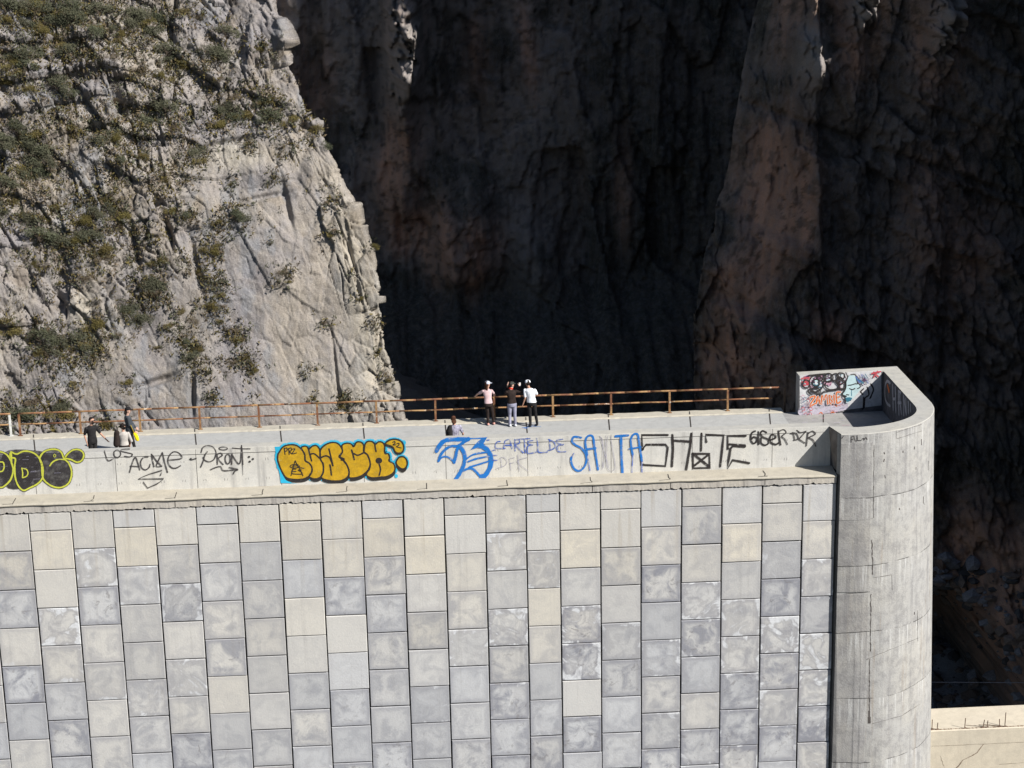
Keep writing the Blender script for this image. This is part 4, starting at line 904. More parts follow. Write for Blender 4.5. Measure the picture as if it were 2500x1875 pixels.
person((p.x, 5.5, ZD+.003), 'person in charcoal jacket and black hat facing right, above a yellow bag', -1.3, (.04, 0, .95), (-.02, .0, 1.42), (.02, .0, 1.66),
       ((.10, .16, 1.15), (.22, .20, .95)), ((.06, -.17, 1.12), (.24, -.20, .94)), ((.10, .08, .48), (.16, .08, .09)), ((-.02, -.06, .48), (-.08, -.06, .09)), CHAR, BLACK, BLACK, SKINP, 1.0, 1.08, (HAIRK, .12), (1, -.15, 0), (BLACK, (1, -.1, 0), 'cap'), hat_x)
q = on_y(336, 1066, 5.25); bm = bmesh.new(); loft(bm, [((0, 0, -.16), .03, .05), ((-.02, 0, -.12), .07, .09), ((-.05, 0, .02), .075, .09), ((-.10, 0, .13), .05, .06), ((-.11, 0, .15), .02, .02)], Vector((1, 0, 0)))
me = bpy.data.meshes.new('bag'); bmesh.ops.recalc_face_normals(bm, faces=bm.faces[:]); bm.to_mesh(me); bm.free(); o = link('bag', me, cloth('bright_yellow_bag', (.85, .62, .01), .1), None, True); o.location = q; tag(o, 'bright yellow bag hanging beside the person in the charcoal jacket', 'bag')
mb = MB(); mb.tube((-.11, 0, .14), (-.22, 0, .45), .012, n=6); mb.tube((-.22, 0, .45), (-.13, .04, .14), .012, n=6); bo = mb.build('strap', cloth('bag_strap', (.4, .28, .02)), None); bo.parent = o
def curly_x(O, r, H, side, f):
    bm = bmesh.new(); 
    for _ in range(26):
        d = Vector((random.gauss(0, 1), random.gauss(0, 1), random.gauss(.4, 1))).normalized(); capsule(bm, H+d*.07+Vector((0, 0, .02)), H+d*.105+Vector((0, 0, .02)), .045, .03, 1, None, 6)
    fused('curls', bm, HAIRK, r, .012, 1)
    bm = bmesh.new(); capsule(bm, O+Vector((-.22, -.05, 1.36)), O+Vector((-.25, -.08, .95)), .10, .12); fused('backpack', bm, DPANT, r, .014, 2)
p = on_y(301, 1060, 3.8)
person((p.x, 3.8, ZD+.003), 'person with curly black hair, beige top and dark backpack', .1, (.0, 0, .90), (.0, .0, 1.32), (.0, .02, 1.55),
       ((-.24, .0, 1.06), (-.22, .14, .86)), ((.25, .02, 1.06), (.20, .14, .88)), ((-.08, .04, .46), (-.08, -.02, .09)), ((.10, .02, .46), (.10, -.02, .09)), BEIGE, DPANT, BLACK, SKIN, .9, .98, (HAIRK, .05), (.5, 1, 0), None, curly_x)

# ================================================= THE GORGE
def vproj(P):
    """pixel position of an array of points (for painting rock colour where the photo has it)"""
    V = P-np.array(CAM); z = V@np.array(FW); return 1250+FPX*(V@np.array(RT))/z, 937.5-FPX*(V@np.array(UP))/z
def gauss(px, py, cx, cy, rx, ry, rot=0):
    c, s = math.cos(R_(rot)), math.sin(R_(rot)); dx, dy = px-cx, py-cy; u = (dx*c+dy*s)/rx; v = (-dx*s+dy*c)/ry
    return np.exp(-(u*u+v*v)**1.5)
def rock_mat(name, bumpd=.05, dirt=(.16, .135, .11)):
    k = NM(name, .95, .15); a = k.attr('rock').outputs['Color']
    st = k.map(k.noise(1.0, 6, .65, k.pos((1.9, 1.9, .20))), .42, .68); n1 = k.noise(1.1, 8, .7); n2 = k.noise(6, 7, .75)
    c = k.mix(k.math('MULTIPLY', k.map(n1, .45, .7), .55), a, k.mix(.35, a, (.42, .37, .29)))
    c = k.mix(k.math('MULTIPLY', st, .5), c, k.mix(.45, a, (.22, .23, .26)))
    c = k.mix(k.math('MULTIPLY', k.map(n2, .52, .72), .55), c, dirt)
    n3 = k.noise(13, 7, .8); n4 = k.noise(34, 5, .8)
    c = k.mix(k.math('MULTIPLY', k.map(n3, .46, .62), .42), c, k.mix(.55, c, (.03, .027, .025))); c = k.mix(k.math('MULTIPLY', k.map(n3, .36, .48, 1, 0), .40), c, k.mix(.4, c, (.75, .70, .60)))
    c = k.mix(k.math('MULTIPLY', k.map(n4, .5, .7), .35), c, k.mix(.5, c, (.02, .02, .02)))
    v = k.n('ShaderNodeTexVoronoi', feature='DISTANCE_TO_EDGE'); mp = k.pos((.9, .9, .55)); va = k.n('ShaderNodeVectorMath', operation='ADD'); k.l(mp, va.inputs[0])
    nz = k.n('ShaderNodeTexNoise'); nz.inputs['Scale'].default_value = 1.6; nz.inputs['Detail'].default_value = 5; k.l(k.pos(), nz.inputs['Vector']); k.l(nz.outputs['Color'], va.inputs[1]); k.l(va.outputs[0], v.inputs['Vector']); v.inputs['Scale'].default_value = 1.3
    crack = k.map(v.outputs[0], 0, .035)
    k.bump(k.math('ADD', k.math('ADD', k.math('ADD', k.math('MULTIPLY', n2, .6), k.math('MULTIPLY', n3, .45)), k.math('MULTIPLY', crack, .16)), n1), bumpd, 1.0)
    return k.out(c)
ROCK = rock_mat('limestone_rock', .07); ROCKD = rock_mat('gorge_limestone', .16, (.07, .065, .055))
def interp(x, xp, fp): return np.interp(x, xp, fp)
def normals(P):
    du = np.gradient(P, axis=1); dv = np.gradient(P, axis=0); n = np.cross(du, dv); n /= np.linalg.norm(n, axis=-1, keepdims=True)+1e-9
    n[n[..., 1] > 0] *= -1; return n

# ---- sunlit cliff at the left
def edge_curve(sil, yfun):
    zs_, xs_ = [], []
    for px, py in sil:
        y = 55.
        for _ in range(12): p = on_y(px, py, y); y = .5*y+.5*float(yfun(p.z))
        zs_.append(p.z); xs_.append(p.x)
    o = np.argsort(zs_); return np.array(zs_)[o], np.array(xs_)[o]
y0L = lambda z: 50+.42*(z+12)
SIL = [(1010,1160),(985,1040),(975,985),(962,930),(940,860),(928,790),(922,700),(912,640),(885,570),(868,520),(840,470),(822,420),(798,372),(782,330),(750,280),(722,215),(705,165),(694,95),(672,45),(655,0),(630,-80),(560,-300)]
ez, ex = edge_curve(SIL, y0L)
nu, nv = 720, 640
u = np.concatenate([np.linspace(-33, 0, nu-90), np.linspace(0, 1, 91)[1:]**1.3*22]); z = np.linspace(-26, 20, nv)
U, Z = np.meshgrid(u, z)
xc = interp(Z, ez, ex); t = np.maximum(U, 0)
X = np.where(U < 0, xc+U, xc-.42*t+.25*np.minimum(t, .8)); Y = y0L(Z)+np.where(U < 0, .10*U-.0*U, t)
P = np.stack([X, Y, Z], -1); px, py = vproj(P)
N = normals(P)
# where the rock is broken (1) and where it is a smooth slab (0)
slab = np.clip(1.2*gauss(px, py, 700, 740, 215, 380, -12)+1.1*gauss(px, py, 500, 880, 260, 190)+gauss(px, py, 540, 440, 110, 150)+.8*gauss(px, py, 640, 480, 120, 150)+.7*gauss(px, py, 180, 900, 160, 120)+.5*gauss(px, py, 240, 650, 90, 70), 0, 1)
rough = 1-.90*slab
q = P.copy(); q[..., 0] += .35*P[..., 2]        # joints lean with the slope
h1, c1, i1 = blocks(q, (2.6, 3.0, 4.2), 1.5, 3, .05); h2, c2, i2 = blocks(q, (1.0, 1.2, 1.7), 1.9, 23, .04); h3, c3, i3 = blocks(q, (.36, .45, .60), 2.2, 43, .04); h4, c4, i4 = blocks(q, (.17, .22, .26), 2.2, 53, .03)
big = fbm(P*.11, 3, 5); md = fbm(P*.45, 4, 15); fn = fbm(P*2.2, 4, 35)
edge = np.exp(-((U)/2.2)**2)
rdg = 1-2*np.abs(fbm(P*.9, 4, 17)); disp = 1.0*big+.12*md+.09*rdg*rough + rough*(.36*h1-.05*c1+.15*h2-.04*c2+.05*h3-.02*c3+.02*h4)+.05*fn + slab*(.05*h1+.018*h2+.008*h3+.006*h4)
disp -= rough*(.22*c2*sst(fbm(P*.5, 3, 63), .05, .25)+.35*c1*sst(fbm(P*.3, 3, 65), .0, .25))+.25*c1*slab*0
# vertical furrows near the right-hand edge, ledges on the upper slope
fur = fbm(np.stack([P[..., 0]*1.1+P[..., 2]*.34, P[..., 1]*.2, P[..., 2]*.12], -1), 3, 61); disp -= .28*np.exp(-((U+1.8)/2.0)**2)*(1-sst(np.abs(fur), .0, .045))*sst(fbm(P*.3, 2, 69), -.1, .2)
up_ = sst(Z, -6, 8)*sst(-U, 2, 14); saw = (Z*.42+.9*fbm(P*.2, 2, 71)) % 1.0; disp += up_*(.75*(1-saw)-.3)
for cx, cy, rx, ry, rot, a in [(735,300,40,10,20,-.4),(560,150,14,60,20,-.3),(650,480,60,6,-10,-.3),(560,345,70,8,-12,-.5),(385,385,8,40,-10,-.35),(200,185,30,14,0,-.7),(150,690,20,70,5,-.5),(290,250,14,40,-20,-.7),(330,600,10,60,-12,-.6),(410,560,8,50,-15,-.5),(480,650,8,70,-12,-.4),(610,120,14,70,5,.6),(690,90,16,60,-8,.3),
                               (820,900,4,90,-6,-.22),(860,640,6,110,-12,-.25),(380,930,60,9,-18,-.5),(470,960,7,50,0,-.5),(700,500,8,60,-12,-.4),(640,420,50,30,0,.35),(760,420,25,40,0,.4)]:
    disp += a*gauss(px, py, cx, cy, rx, ry, rot)
P = P+N*disp[..., None]
warm = np.clip(.5+1.1*fbm(P*.35, 4, 81)+.30*gauss(px, py, 780, 720, 140, 300, -8), 0, 1)[..., None]; blu = sst(fbm(P*np.array([.9, .9, .25]), 4, 91), .12, .4)[..., None]
pale = np.clip(gauss(px, py, 885, 730, 50, 260, -14)+gauss(px, py, 570, 380, 80, 40)+.8*gauss(px, py, 200, 740, 30, 60)+.7*gauss(px, py, 830, 960, 100, 90), 0, 1)[..., None]*.7
colr = np.array([.200, .184, .186])*(1-warm)+np.array([.262, .232, .200])*warm
colr = colr*(1-.5*blu)+np.array([.165, .178, .20])*.5*blu; colr = colr*(1-pale)+np.array([.36, .325, .265])*pale
och = (sst(fbm(P*.8, 3, 97), .2, .45)*sst(Z, -8, 6))[..., None]*.35; colr = colr*(1-och)+np.array([.22, .165, .09])*och
colr = colr*(1+.30*(i2[..., None]-.5)+.18*(i1[..., None]-.5)+.16*(i3[..., None]-.5))
soil = (sst(fbm(P*np.array([.5, .5, .7]), 4, 99)+.25*up_-.1, .05, .22)*sst(Z, -13, -2)*(1-slab))[..., None]*.4; colr = colr*(1-soil)+np.array([.135, .100, .065])*soil
cl = np.concatenate([colr, np.ones_like(colr[..., :1])], -1)
CL = grid_mesh('sunlit_cliff', P, ROCK, {'rock': cl}); tag(CL, 'sunlit grey limestone cliff with scattered shrubs behind the left part of the dam', kind='structure')
LP, Lpx, Lpy, LN = P, px, py, N
# hill body behind it, so that the cliff is a solid mountain from other sides
n1, n2 = 60, 50; s_ = np.linspace(0, 1, n1); tt = np.linspace(0, 1, n2)
TX = P[-1, ::12][:, :]; m1 = TX.shape[0]
back = np.zeros((24, m1, 3))
for k in range(24): f = k/23; back[k] = TX+np.array([-6*f, 45*f, 14*math.sin(min(1, f*1.2)*math.pi/2)-8*f]); 
back += np.stack([fbm(back*.15, 3, s)*1.2*np.linspace(0, 1, 24)[:, None] for s in (1, 2, 3)], -1)
bc = np.ones(back.shape[:2]+(4,)); bc[..., :3] = (.22, .20, .18); hb = grid_mesh('hilltop', back, ROCK, {'rock': bc}); tag(hb, 'grey hilltop above the sunlit cliff', kind='structure')

# ---- shaded walls of the gorge
def dark_cols(P, px, py, brown, extra=None, vx=0.0, lt=None):
    n = fbm(P*np.array([.10, .10, .03]), 4, 101); streak = fbm(P*np.array([.6, .6, .05]), 4, 103)
    bw = np.clip(1.35*brown*(1+.9*fbm(P*np.array([.35, .35, .12]), 4, 113))+.22*sst(n, .1, .5), 0, 1)[..., None]*(.72+.7*streak[..., None])
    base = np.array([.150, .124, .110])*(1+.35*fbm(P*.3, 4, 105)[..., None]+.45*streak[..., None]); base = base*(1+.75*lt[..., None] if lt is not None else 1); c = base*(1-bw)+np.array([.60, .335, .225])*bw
    veg_shade = np.clip(sst(fbm(P*.12, 4, 107)+.3*fbm(P*.6, 3, 109), .05, .35)+vx, 0, 1)[..., None]*(1-np.clip(brown, 0, 1)[..., None]*.9); c = c*(1-.72*veg_shade)+np.array([.030, .032, .024])*.72*veg_shade; sp = sst(fbm(P*1.2, 3, 111), .12, .3)[..., None]; c = c*(1-.5*sp)+np.array([.015, .017, .013])*.5*sp  # vegetation tone; vx also puts recess shade into this colour
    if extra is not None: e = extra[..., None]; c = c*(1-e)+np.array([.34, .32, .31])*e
    return np.concatenate([np.clip(c, 0, 1), np.ones_like(c[..., :1])], -1)
x = np.linspace(-75, 120, 620); z = np.linspace(-66, 34, 400); X, Z = np.meshgrid(x, z)
Y = 205+.10*(Z+60)-.0006*(X-20)**2; P = np.stack([X, Y, Z], -1); px, py = vproj(P)
h1, c1, _ = blocks(P, (6, 9, 20), 1.3, 203, .08); h2, c2, _ = blocks(P, (2.4, 3.2, 6), 1.8, 223, .06); h3, c3, _ = blocks(P, (.9, 1.2, 2.0), 2.0, 243, .05); col_ = fbm(P*np.array([.09, .02, .012]), 4, 207)
col_ = 1-2*np.abs(col_)
disp = 3.5*col_+1.6*h1-.25*c1+.45*h2-.15*c2+.14*h3+.6*fbm(P*.25, 5, 209)+.9*fbm(P*np.array([.8, .8, .07]), 4, 211)+.35*fbm(P*1.3, 3, 213)
foot = sst(py, 610, 790); disp += 26*foot*sst(-Z, 30, 60); wv = 60*fbm(P*.09, 3, 217); disp -= 3.2*sst(py+wv, 640, 730)*(1-sst(px, 1150, 1500))
disp += gauss(px, py, 985, 80, 46, 200)*(21+6*fbm(P*.5, 4, 215)+2*h2+1.0*h3)+5*gauss(px, py, 1120, 560, 70, 150)+5*gauss(px, py, 980, 400, 70, 130)+4*gauss(px, py, 1300, 620, 60, 90)
P[..., 1] -= disp
br = .9*gauss(px, py, 965, 400, 62, 125)+1.0*gauss(px, py, 1075, 590, 42, 120)+1.0*gauss(px, py, 1148, 600, 34, 100)+.7*gauss(px, py, 985, 560, 80, 60)+.5*gauss(px, py, 1160, 130, 36, 90)+.5*gauss(px, py, 1285, 120, 22, 130, -8)+.45*gauss(px, py, 760, 230, 60, 120)+.5*gauss(px, py, 1515, 450, 24, 150)+.4*gauss(px, py, 1205, 590, 30, 70)
ex = .5*gauss(px, py, 985, 110, 50, 150)+.25*gauss(px, py, 1290, 620, 50, 110)+.15*gauss(px, py, 1310, 270, 50, 110)
o = grid_mesh('far_gorge_wall', P, ROCKD, {'rock': dark_cols(P, px, py, br, ex, 1.2*sst(py+wv, 600, 780)+.9*gauss(px, py, 1600, 560, 190, 420), sst(-py-wv, -740, -560)*(1-sst(px, 1280, 1500)))}); tag(o, 'dark shaded far wall of the gorge with brown vertical pillars', kind='structure')  # darker low and centre right: recess shade painted in with the talus brush

y0R = lambda z: 118+.10*(z+40)
SR = [(1695,1110),(1695,1000),(1690,930),(1692,850),(1690,770),(1700,700),(1712,620),(1738,560),(1752,500),(1772,460),(1785,400),(1790,320),(1800,260),(1812,180),(1828,100),(1850,0),(1862,-80),(1900,-400)]
eR = edge_curve([(a, c) for a, c in SR], y0R)
u = np.concatenate([-(np.linspace(1, 0, 70)**1.3)[:-1]*60, np.linspace(0, 66, 560)]); z = np.linspace(-72, 32, 520)
U, Z = np.meshgrid(u, z); xc = interp(Z, eR[0], eR[1]); t = np.maximum(-U, 0)
XA = 50.6-.010*(Z-5); XB = xc+U; st = np.where(XB < XA, -10.5*np.clip(U, 0, None)/np.maximum(XA-xc, 1), interp(XB-XA, [0, .8, 1.6, 3.0, 3.7, 4.7, 6.5, 8.6, 10.1, 11.6, 17.6, 60], [-10.5, -8.2, -8.6, -9.6, -10.2, -9.4, -10, -12.0, -12.6, -11.5, -13, -15]))
X = np.where(U < 0, xc+.50*t-.2*np.minimum(t, 1), xc+U); Y = y0R(Z)+np.where(U < 0, t, st)
P = np.stack([X, Y, Z], -1); px, py = vproj(P)
slabR = np.clip(gauss(px, py, 1880, 470, 105, 250, -3)+gauss(px, py, 1830, 690, 90, 80, 20)+.6*gauss(px, py, 1860, 400, 130, 520), 0, 1)
qq = P.copy(); qq[..., 2] += .42*P[..., 0]; h1, c1, _ = blocks(qq, (4.4, 5, 8), 1.1, 303, .04); h2, c2, _ = blocks(qq, (1.8, 1.9, 2.8), 1.3, 323, .04); h3, c3, _ = blocks(qq, (.7, .8, 1.0), 2.0, 343, .04)
rg = 1-.62*slabR; disp = rg*(1.0*h1-.2*c1+.45*h2-.12*c2+.18*h3)+1.6*fbm(P*.12, 4, 309)+.5*fbm(P*.8, 4, 311)+rg*.35*fbm(P*2.0, 3, 313)+.3*fbm(P*np.array([1.2, 1.2, .2]), 3, 315)
# stepped diagonal ledges falling to the right
dl = py-(735+.52*(px-1770)); disp += 2.6*sst(dl, -20, 15)*sst(px, 1700, 1770)*sst(-px, -2150, -2050)
dl = py-(250+.35*(px-1820)); disp -= .9*np.exp(-(dl/10)**2)*sst(px, 1790, 1820); dl = py-(545+.35*(px-1800)); disp += 1.4*sst(dl, -20, 10)*sst(-px, -2000, -1960)
for a in [(1975,130,38,70),(1935,95,30,40),(2005,180,20,40)]: disp += 1.6*gauss(px, py, *a)
disp += gauss(px, py, 2095, 5, 30, 75)*(4.0+1.6*h2+.8*h3)+gauss(px, py, 2290, 20, 40, 130)*(5.0+1.8*h2+.8*h3)
# the wall swells out towards the bottom right, down to the river
disp += 14*sst(px, 2290, 2520)*sst(py, 1150, 1750)+7*sst(py, 950, 1500)*sst(px, 2100, 2500)
nz = 75*fbm(P*.10, 4, 321)+45*fbm(P*.5, 3, 323); disp -= 45*sst(py+nz, 1400, 1560)*(1-sst(px+nz-(2345+.5*(py-1450)), -35, 35))
# bedding ledges dipping to the right, with small overhangs
bd = (P[..., 2]*.16+P[..., 0]*.07+.35*fbm(P*.06, 3, 317)) % 1.0; disp += rg*1.3*(1-bd)*sst(fbm(P*.05, 3, 319), -.3, .2)
P[..., 1] -= disp
br = 1.0*gauss(px, py, 1900, 470, 95, 190, -3)+.9*gauss(px, py, 1800, 690, 75, 80)+.6*gauss(px, py, 2010, 800, 40, 45)+.45*gauss(px, py, 1950, 60, 60, 130)+.5*gauss(px, py, 2090, 100, 50, 110)+.5*gauss(px, py, 2290, 120, 60, 120)+.35*gauss(px, py, 2330, 560, 120, 190)+.55*gauss(px, py, 1760, 860, 70, 110)+.8*gauss(px, py, 2420, 1500, 120, 260)+.6*gauss(px, py, 2340, 1340, 70, 140)+.35*gauss(px, py, 1840, 880, 80, 70)
ex = .8*gauss(px, py, 1975, 130, 45, 80)+.8*gauss(px, py, 2095, 25, 34, 60)+.8*gauss(px, py, 2290, 60, 40, 100)
SLP = P[(px > 2250) & (px < 2560) & (py > 1330) & (py < 1800)]
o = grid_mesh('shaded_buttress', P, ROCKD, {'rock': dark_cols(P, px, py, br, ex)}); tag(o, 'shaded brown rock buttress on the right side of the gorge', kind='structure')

# ---- gorge floor with a pebbly river bed, one broad sheet
x = np.linspace(-160, 220, 420); y = np.linspace(8, 330, 380); X, Y = np.meshgrid(x, y)
Z = -60+.0*X + 2.2*fbm(np.stack([X*.06, Y*.06, X*0], -1), 5, 401)+1.8*np.abs(fbm(np.stack([X*.22, Y*.22, X*0], -1), 4, 403))
bed = np.exp(-((X-(61+5*np.sin(Y*.05)))/9.5)**2); Z = Z-2.5*bed + 20*np.exp(-((X+10)/30)**2)*sst(Y, 60, 180)
P = np.stack([X, Y, Z], -1)
c = np.array([.17, .15, .13])*(1+.4*fbm(P*.2, 4, 405)[..., None]); bb = np.clip(sst(bed, .25, .6)*(.75+.6*fbm(P*np.array([.25, .12, 0]), 4, 407)), 0, 1)[..., None]; c = c*(1-bb)+np.array([.50, .51, .56])*bb
o = grid_mesh('gorge_floor', P, ROCKD, {'rock': np.concatenate([np.clip(c, 0, 1), np.ones_like(c[..., :1])], -1)}); tag(o, 'dark gorge floor with a pale blue-grey river bed', kind='structure')
# broken rock and rubble lying on the floor and the foot of the slope
fx_, fy_ = vproj(P); FLP = P[(fx_ > 2240) & (fx_ < 2560) & (fy_ > 1350) & (fy_ < 1800)]; pool = np.concatenate([FLP, SLP[RNG.permutation(len(SLP))[:max(1, len(FLP))]]])
ico_v = [(0, 0, 1), (.9, 0, .3), (.28, .85, .35), (-.72, .52, .3), (-.72, -.52, .35), (.28, -.85, .3), (.7, .5, -.4), (-.3, .8, -.4), (-.85, 0, -.4), (-.3, -.8, -.4), (.7, -.5, -.4), (0, 0, -.9)]
ico_f = [(0, 1, 2), (0, 2, 3), (0, 3, 4), (0, 4, 5), (0, 5, 1), (1, 6, 2), (2, 7, 3), (3, 8, 4), (4, 9, 5), (5, 10, 1), (6, 7, 2), (7, 8, 3), (8, 9, 4), (9, 10, 5), (10, 6, 1), (11, 7, 6), (11, 8, 7), (11, 9, 8), (11, 10, 9), (11, 6, 10)]
rb = MB()
for _ in range(4200):
    c = pool[RNG.randint(len(pool))]; s_ = .12+RNG.rand()**6*1.1; sc = RNG.uniform(.6, 1.2, 3)*s_; a_ = RNG.uniform(0, 6.28); ca, sa = math.cos(a_), math.sin(a_); jt = RNG.uniform(.75, 1.25, 12); m_ = RNG.choice(3)
    rb.add([(c[0]+(x*ca-y*sa)*sc[0]*j, c[1]+(x*sa+y*ca)*sc[1]*j, c[2]+z_*sc[2]*j*.7) for (x, y, z_), j in zip(ico_v, jt)], ico_f, int(m_))
o = rb.build('rubble', [plain('pale_grey_boulder', (.22, .215, .23)), plain('brown_boulder', (.19, .145, .12)), plain('dark_boulder', (.09, .085, .085))]); tag(o, 'rubble and boulders on the river bed and the foot of the slope', 'rubble', kind='stuff')
b = MB(); b.add([(-1500, -1500, -64), (1500, -1500, -64), (1500, 1500, -64), (-1500, 1500, -64)], [(0, 1, 2, 3)]); o = b.build('ground', plain('distant_scrub_ground', (.07, .065, .05), .95, .5, .05)); tag(o, 'scrubby ground far below the dam', kind='structure')

# ---- the mountain that shades the gorge: right-hand canyon wall, outside the frame
yk = [2, 22, 40, 60, 80, 88, 92.8, 93.6, 94.6, 95.3, 96, 97.2, 100, 110, 122, 126, 128, 133, 137, 150, 190, 230]; Hk = [-50, 8, 14, 20, 22, 29, 31, 24, 26, 31, 32, 49, 54, 60, 68, 71, 71, 72, 108, 100, 100, 80]  # crest heights and notches shaped so only the rock tips catch sun
y = np.linspace(2, 250, 420); s = np.concatenate([np.linspace(-1, 0, 22)[:-1], np.linspace(0, 1, 70)]); Yg, Sg = np.meshgrid(y, s)
Hc = np.interp(Yg, yk, Hk); Xc = 13.3+(Yg+62.5)*.345+14; 
X = Xc+np.where(Sg < 0, Sg*5, Sg*170); prof_ = np.where(Sg < 0, 1+Sg, 1-.75*np.maximum(Sg, 0)**1.3); Z = -66+(Hc+66)*prof_
P = np.stack([X, Yg, Z], -1); damp = 1-np.exp(-(Sg/.06)**2)
P[..., 2] += (5*fbm(P*.05, 5, 501)+1.5*fbm(P*.3, 4, 503))*damp+.8*fbm(np.stack([Yg*.25, Yg*0, Yg*0], -1), 3, 505)
c = np.array([.20, .18, .15])*(1+.4*fbm(P*.1, 4, 507)[..., None]); vg = sst(fbm(P*.15, 4, 509), -.1, .2)[..., None]; c = c*(1-vg)+np.array([.06, .065, .03])*vg
o = grid_mesh('canyon_ridge', P, ROCKD, {'rock': np.concatenate([np.clip(c, 0, 1), np.ones_like(c[..., :1])], -1)}); tag(o, 'scrub-covered canyon ridge right of the gorge', kind='structure')

# ================================================= SHRUBS ON THE CLIFF
def leaf_mat(name, c1, c2, c3):
    k = NM(name, .85, .15); oi = k.n('ShaderNodeObjectInfo'); g = k.n('ShaderNodeNewGeometry')
    c = k.mix(g.outputs['Random Per Island'], c1, c2); c = k.mix(k.math('MULTIPLY', oi.outputs['Random'], .6), c, c3); return k.out(c)
LEAF = [leaf_mat('dark_green_leaves', (.050, .058, .036), (.095, .100, .060), (.085, .078, .055)), leaf_mat('olive_leaves', (.075, .066, .022), (.15, .125, .042), (.095, .070, .03)), leaf_mat('greyish_dry_leaves', (.085, .075, .055), (.15, .115, .072), (.11, .08, .05))]
TWIG = plain('shrub_twig', (.11, .085, .065))
def shrub_mesh(seed, n, flat, spiky):
    r = random.Random(seed); v = []; f = []
    lobes = [(r.uniform(-.6, .6), r.uniform(-.35, .35), r.uniform(.15, .75)*flat, r.uniform(.28, .5)) for _ in range(7)]
    for _ in range(n):
        lx, ly, lz, lr = r.choice(lobes); d = Vector((r.gauss(0, 1), r.gauss(0, 1), r.gauss(.15, 1))).normalized(); c = Vector((lx, ly, lz))+d*lr*(r.random()**.35)*r.choice((1, 1, 1, 1.25))
        a = Vector((r.gauss(0, 1), r.gauss(0, 1), r.gauss(.5, 1))).normalized(); a = (a*.6+d*.8).normalized() if spiky else a
        s1 = r.uniform(.025, .075)*(1.7 if spiky else 1); s2 = r.uniform(.014, .034)*(.6 if spiky else 1.2); w2 = a.orthogonal().normalized()*s2
        b0 = len(v); v += [c-a*s1, c+w2, c+a*s1, c-w2]; f.append((b0, b0+1, b0+2, b0+3))
    return v, f
protos = []
for k in range(9):
    v, f = shrub_mesh(50+k, 1150 if k < 5 else 800, [.8, 1.0, .7, .6, 1.1, .7, .6, .9, .5][k], k in (3, 6, 8))
    fm = bpy.data.meshes.new('foliage'); fm.from_pydata([tuple(p) for p in v], [], f); fm.materials.append(LEAF[[0, 0, 1, 1, 0, 1, 2, 0, 2][k]])
    sb = MB(); rr = random.Random(k)
    for _ in range(7): e = Vector((rr.uniform(-.6, .6), rr.uniform(-.4, .4), rr.uniform(.5, .9))); m_ = e*.5+Vector((rr.uniform(-.1, .1), 0, .05)); sb.tube((0, 0, -.3), m_, .030, .018, 5); sb.tube(m_, e, .018, .006, 5)
    sm = bpy.data.meshes.new('stem'); sm.from_pydata(sb.v, [], sb.f); sm.materials.append(TWIG); protos.append((fm, sm))
clumps = []
def cz(lst, ox, oy, sc):
    for x, y, r in lst: clumps.append((ox+x/sc, oy+y/sc, r/sc))
cz([(100,80,110),(300,90,100),(550,60,80),(250,200,70),(60,280,90),(130,370,80),(450,200,60),(700,80,70),(800,150,60),(650,250,60),(980,60,50),(1200,180,60),(860,290,60),(1160,300,70),(300,470,70),(380,520,40),(100,750,120),(230,820,80),(560,720,90),(400,680,60),(870,590,85),(780,630,60),(1240,560,70),(1500,640,80),(1150,660,55),(640,900,60),(1070,850,60),(850,960,55),(970,970,40),(60,950,90),(200,900,80),
    (500,1130,110),(620,1180,80),(250,1120,50),(60,1130,60),(130,1170,50),(300,1290,100),(480,1330,85),(550,1370,60),(200,1450,60),(430,1480,60),(800,1290,35),(850,1400,50),(910,1140,35),(1000,1180,35),(1270,1170,55),(1170,1210,25),(1140,1350,45),(980,1410,28),(1060,1470,25),(800,1560,65),(1190,1520,28),(1130,1640,38),(1180,1590,30),(1760,1080,50),(1390,270,30),(1480,330,25),(600,330,45),(750,380,45),(930,430,40),
    (430,90,70),(180,150,60),(370,250,60),(520,290,50),(200,30,70),(640,150,50),(880,60,50),(1060,80,45),(150,480,45),(40,420,50),(610,530,30),(720,520,25),(860,400,30),(1180,440,35),(1000,350,50),(700,740,50),(950,730,50),(760,830,50),(1540,800,35),(1340,780,25),(1480,960,22),(1250,1000,18),(1700,700,45),(1320,640,60),(1420,570,50)], 0, 0, 2.212)
cz([(830,470,55),(700,580,75),(620,700,30),(480,700,75),(300,720,75),(180,700,45),(250,820,65),(320,880,45),(460,800,60),(40,640,60),(1130,540,42),(1040,620,30),(990,580,25),(920,650,38),(1000,750,38),(1260,680,25),(1300,730,38),(1250,850,28),(1330,830,28),(1060,850,55),(1130,910,18),(680,960,30),(1660,890,18),(1160,420,25),(1520,370,32),(40,1150,110),(300,1120,70),(180,1060,40),(1390,1050,18),(1690,1045,14),(1860,1060,18),(1930,1070,18),(1840,1090,18),
    (1150,1040,18),(1090,370,20),(1100,240,28),(1180,215,28),(1190,630,14),(1200,545,22),(1460,220,12),(1240,190,12),(400,960,14),(1750,640,14),(1890,380,14),(2020,640,24),(2090,950,26),(2040,790,20),(1370,900,24),(560,1190,40),(1790,180,22),(1940,510,16),(2010,230,26),(1060,780,30),(850,765,14),(1550,415,20),(700,290,14),(870,165,16),(735,150,18),(1050,50,18)], 0, 500, 2.212)
gp = LP[:, :nu-60].reshape(-1, 3); gx = Lpx[:, :nu-60].reshape(-1); gy = Lpy[:, :nu-60].reshape(-1)
grp = 'shrubs growing on the sunlit cliff'
count = 0
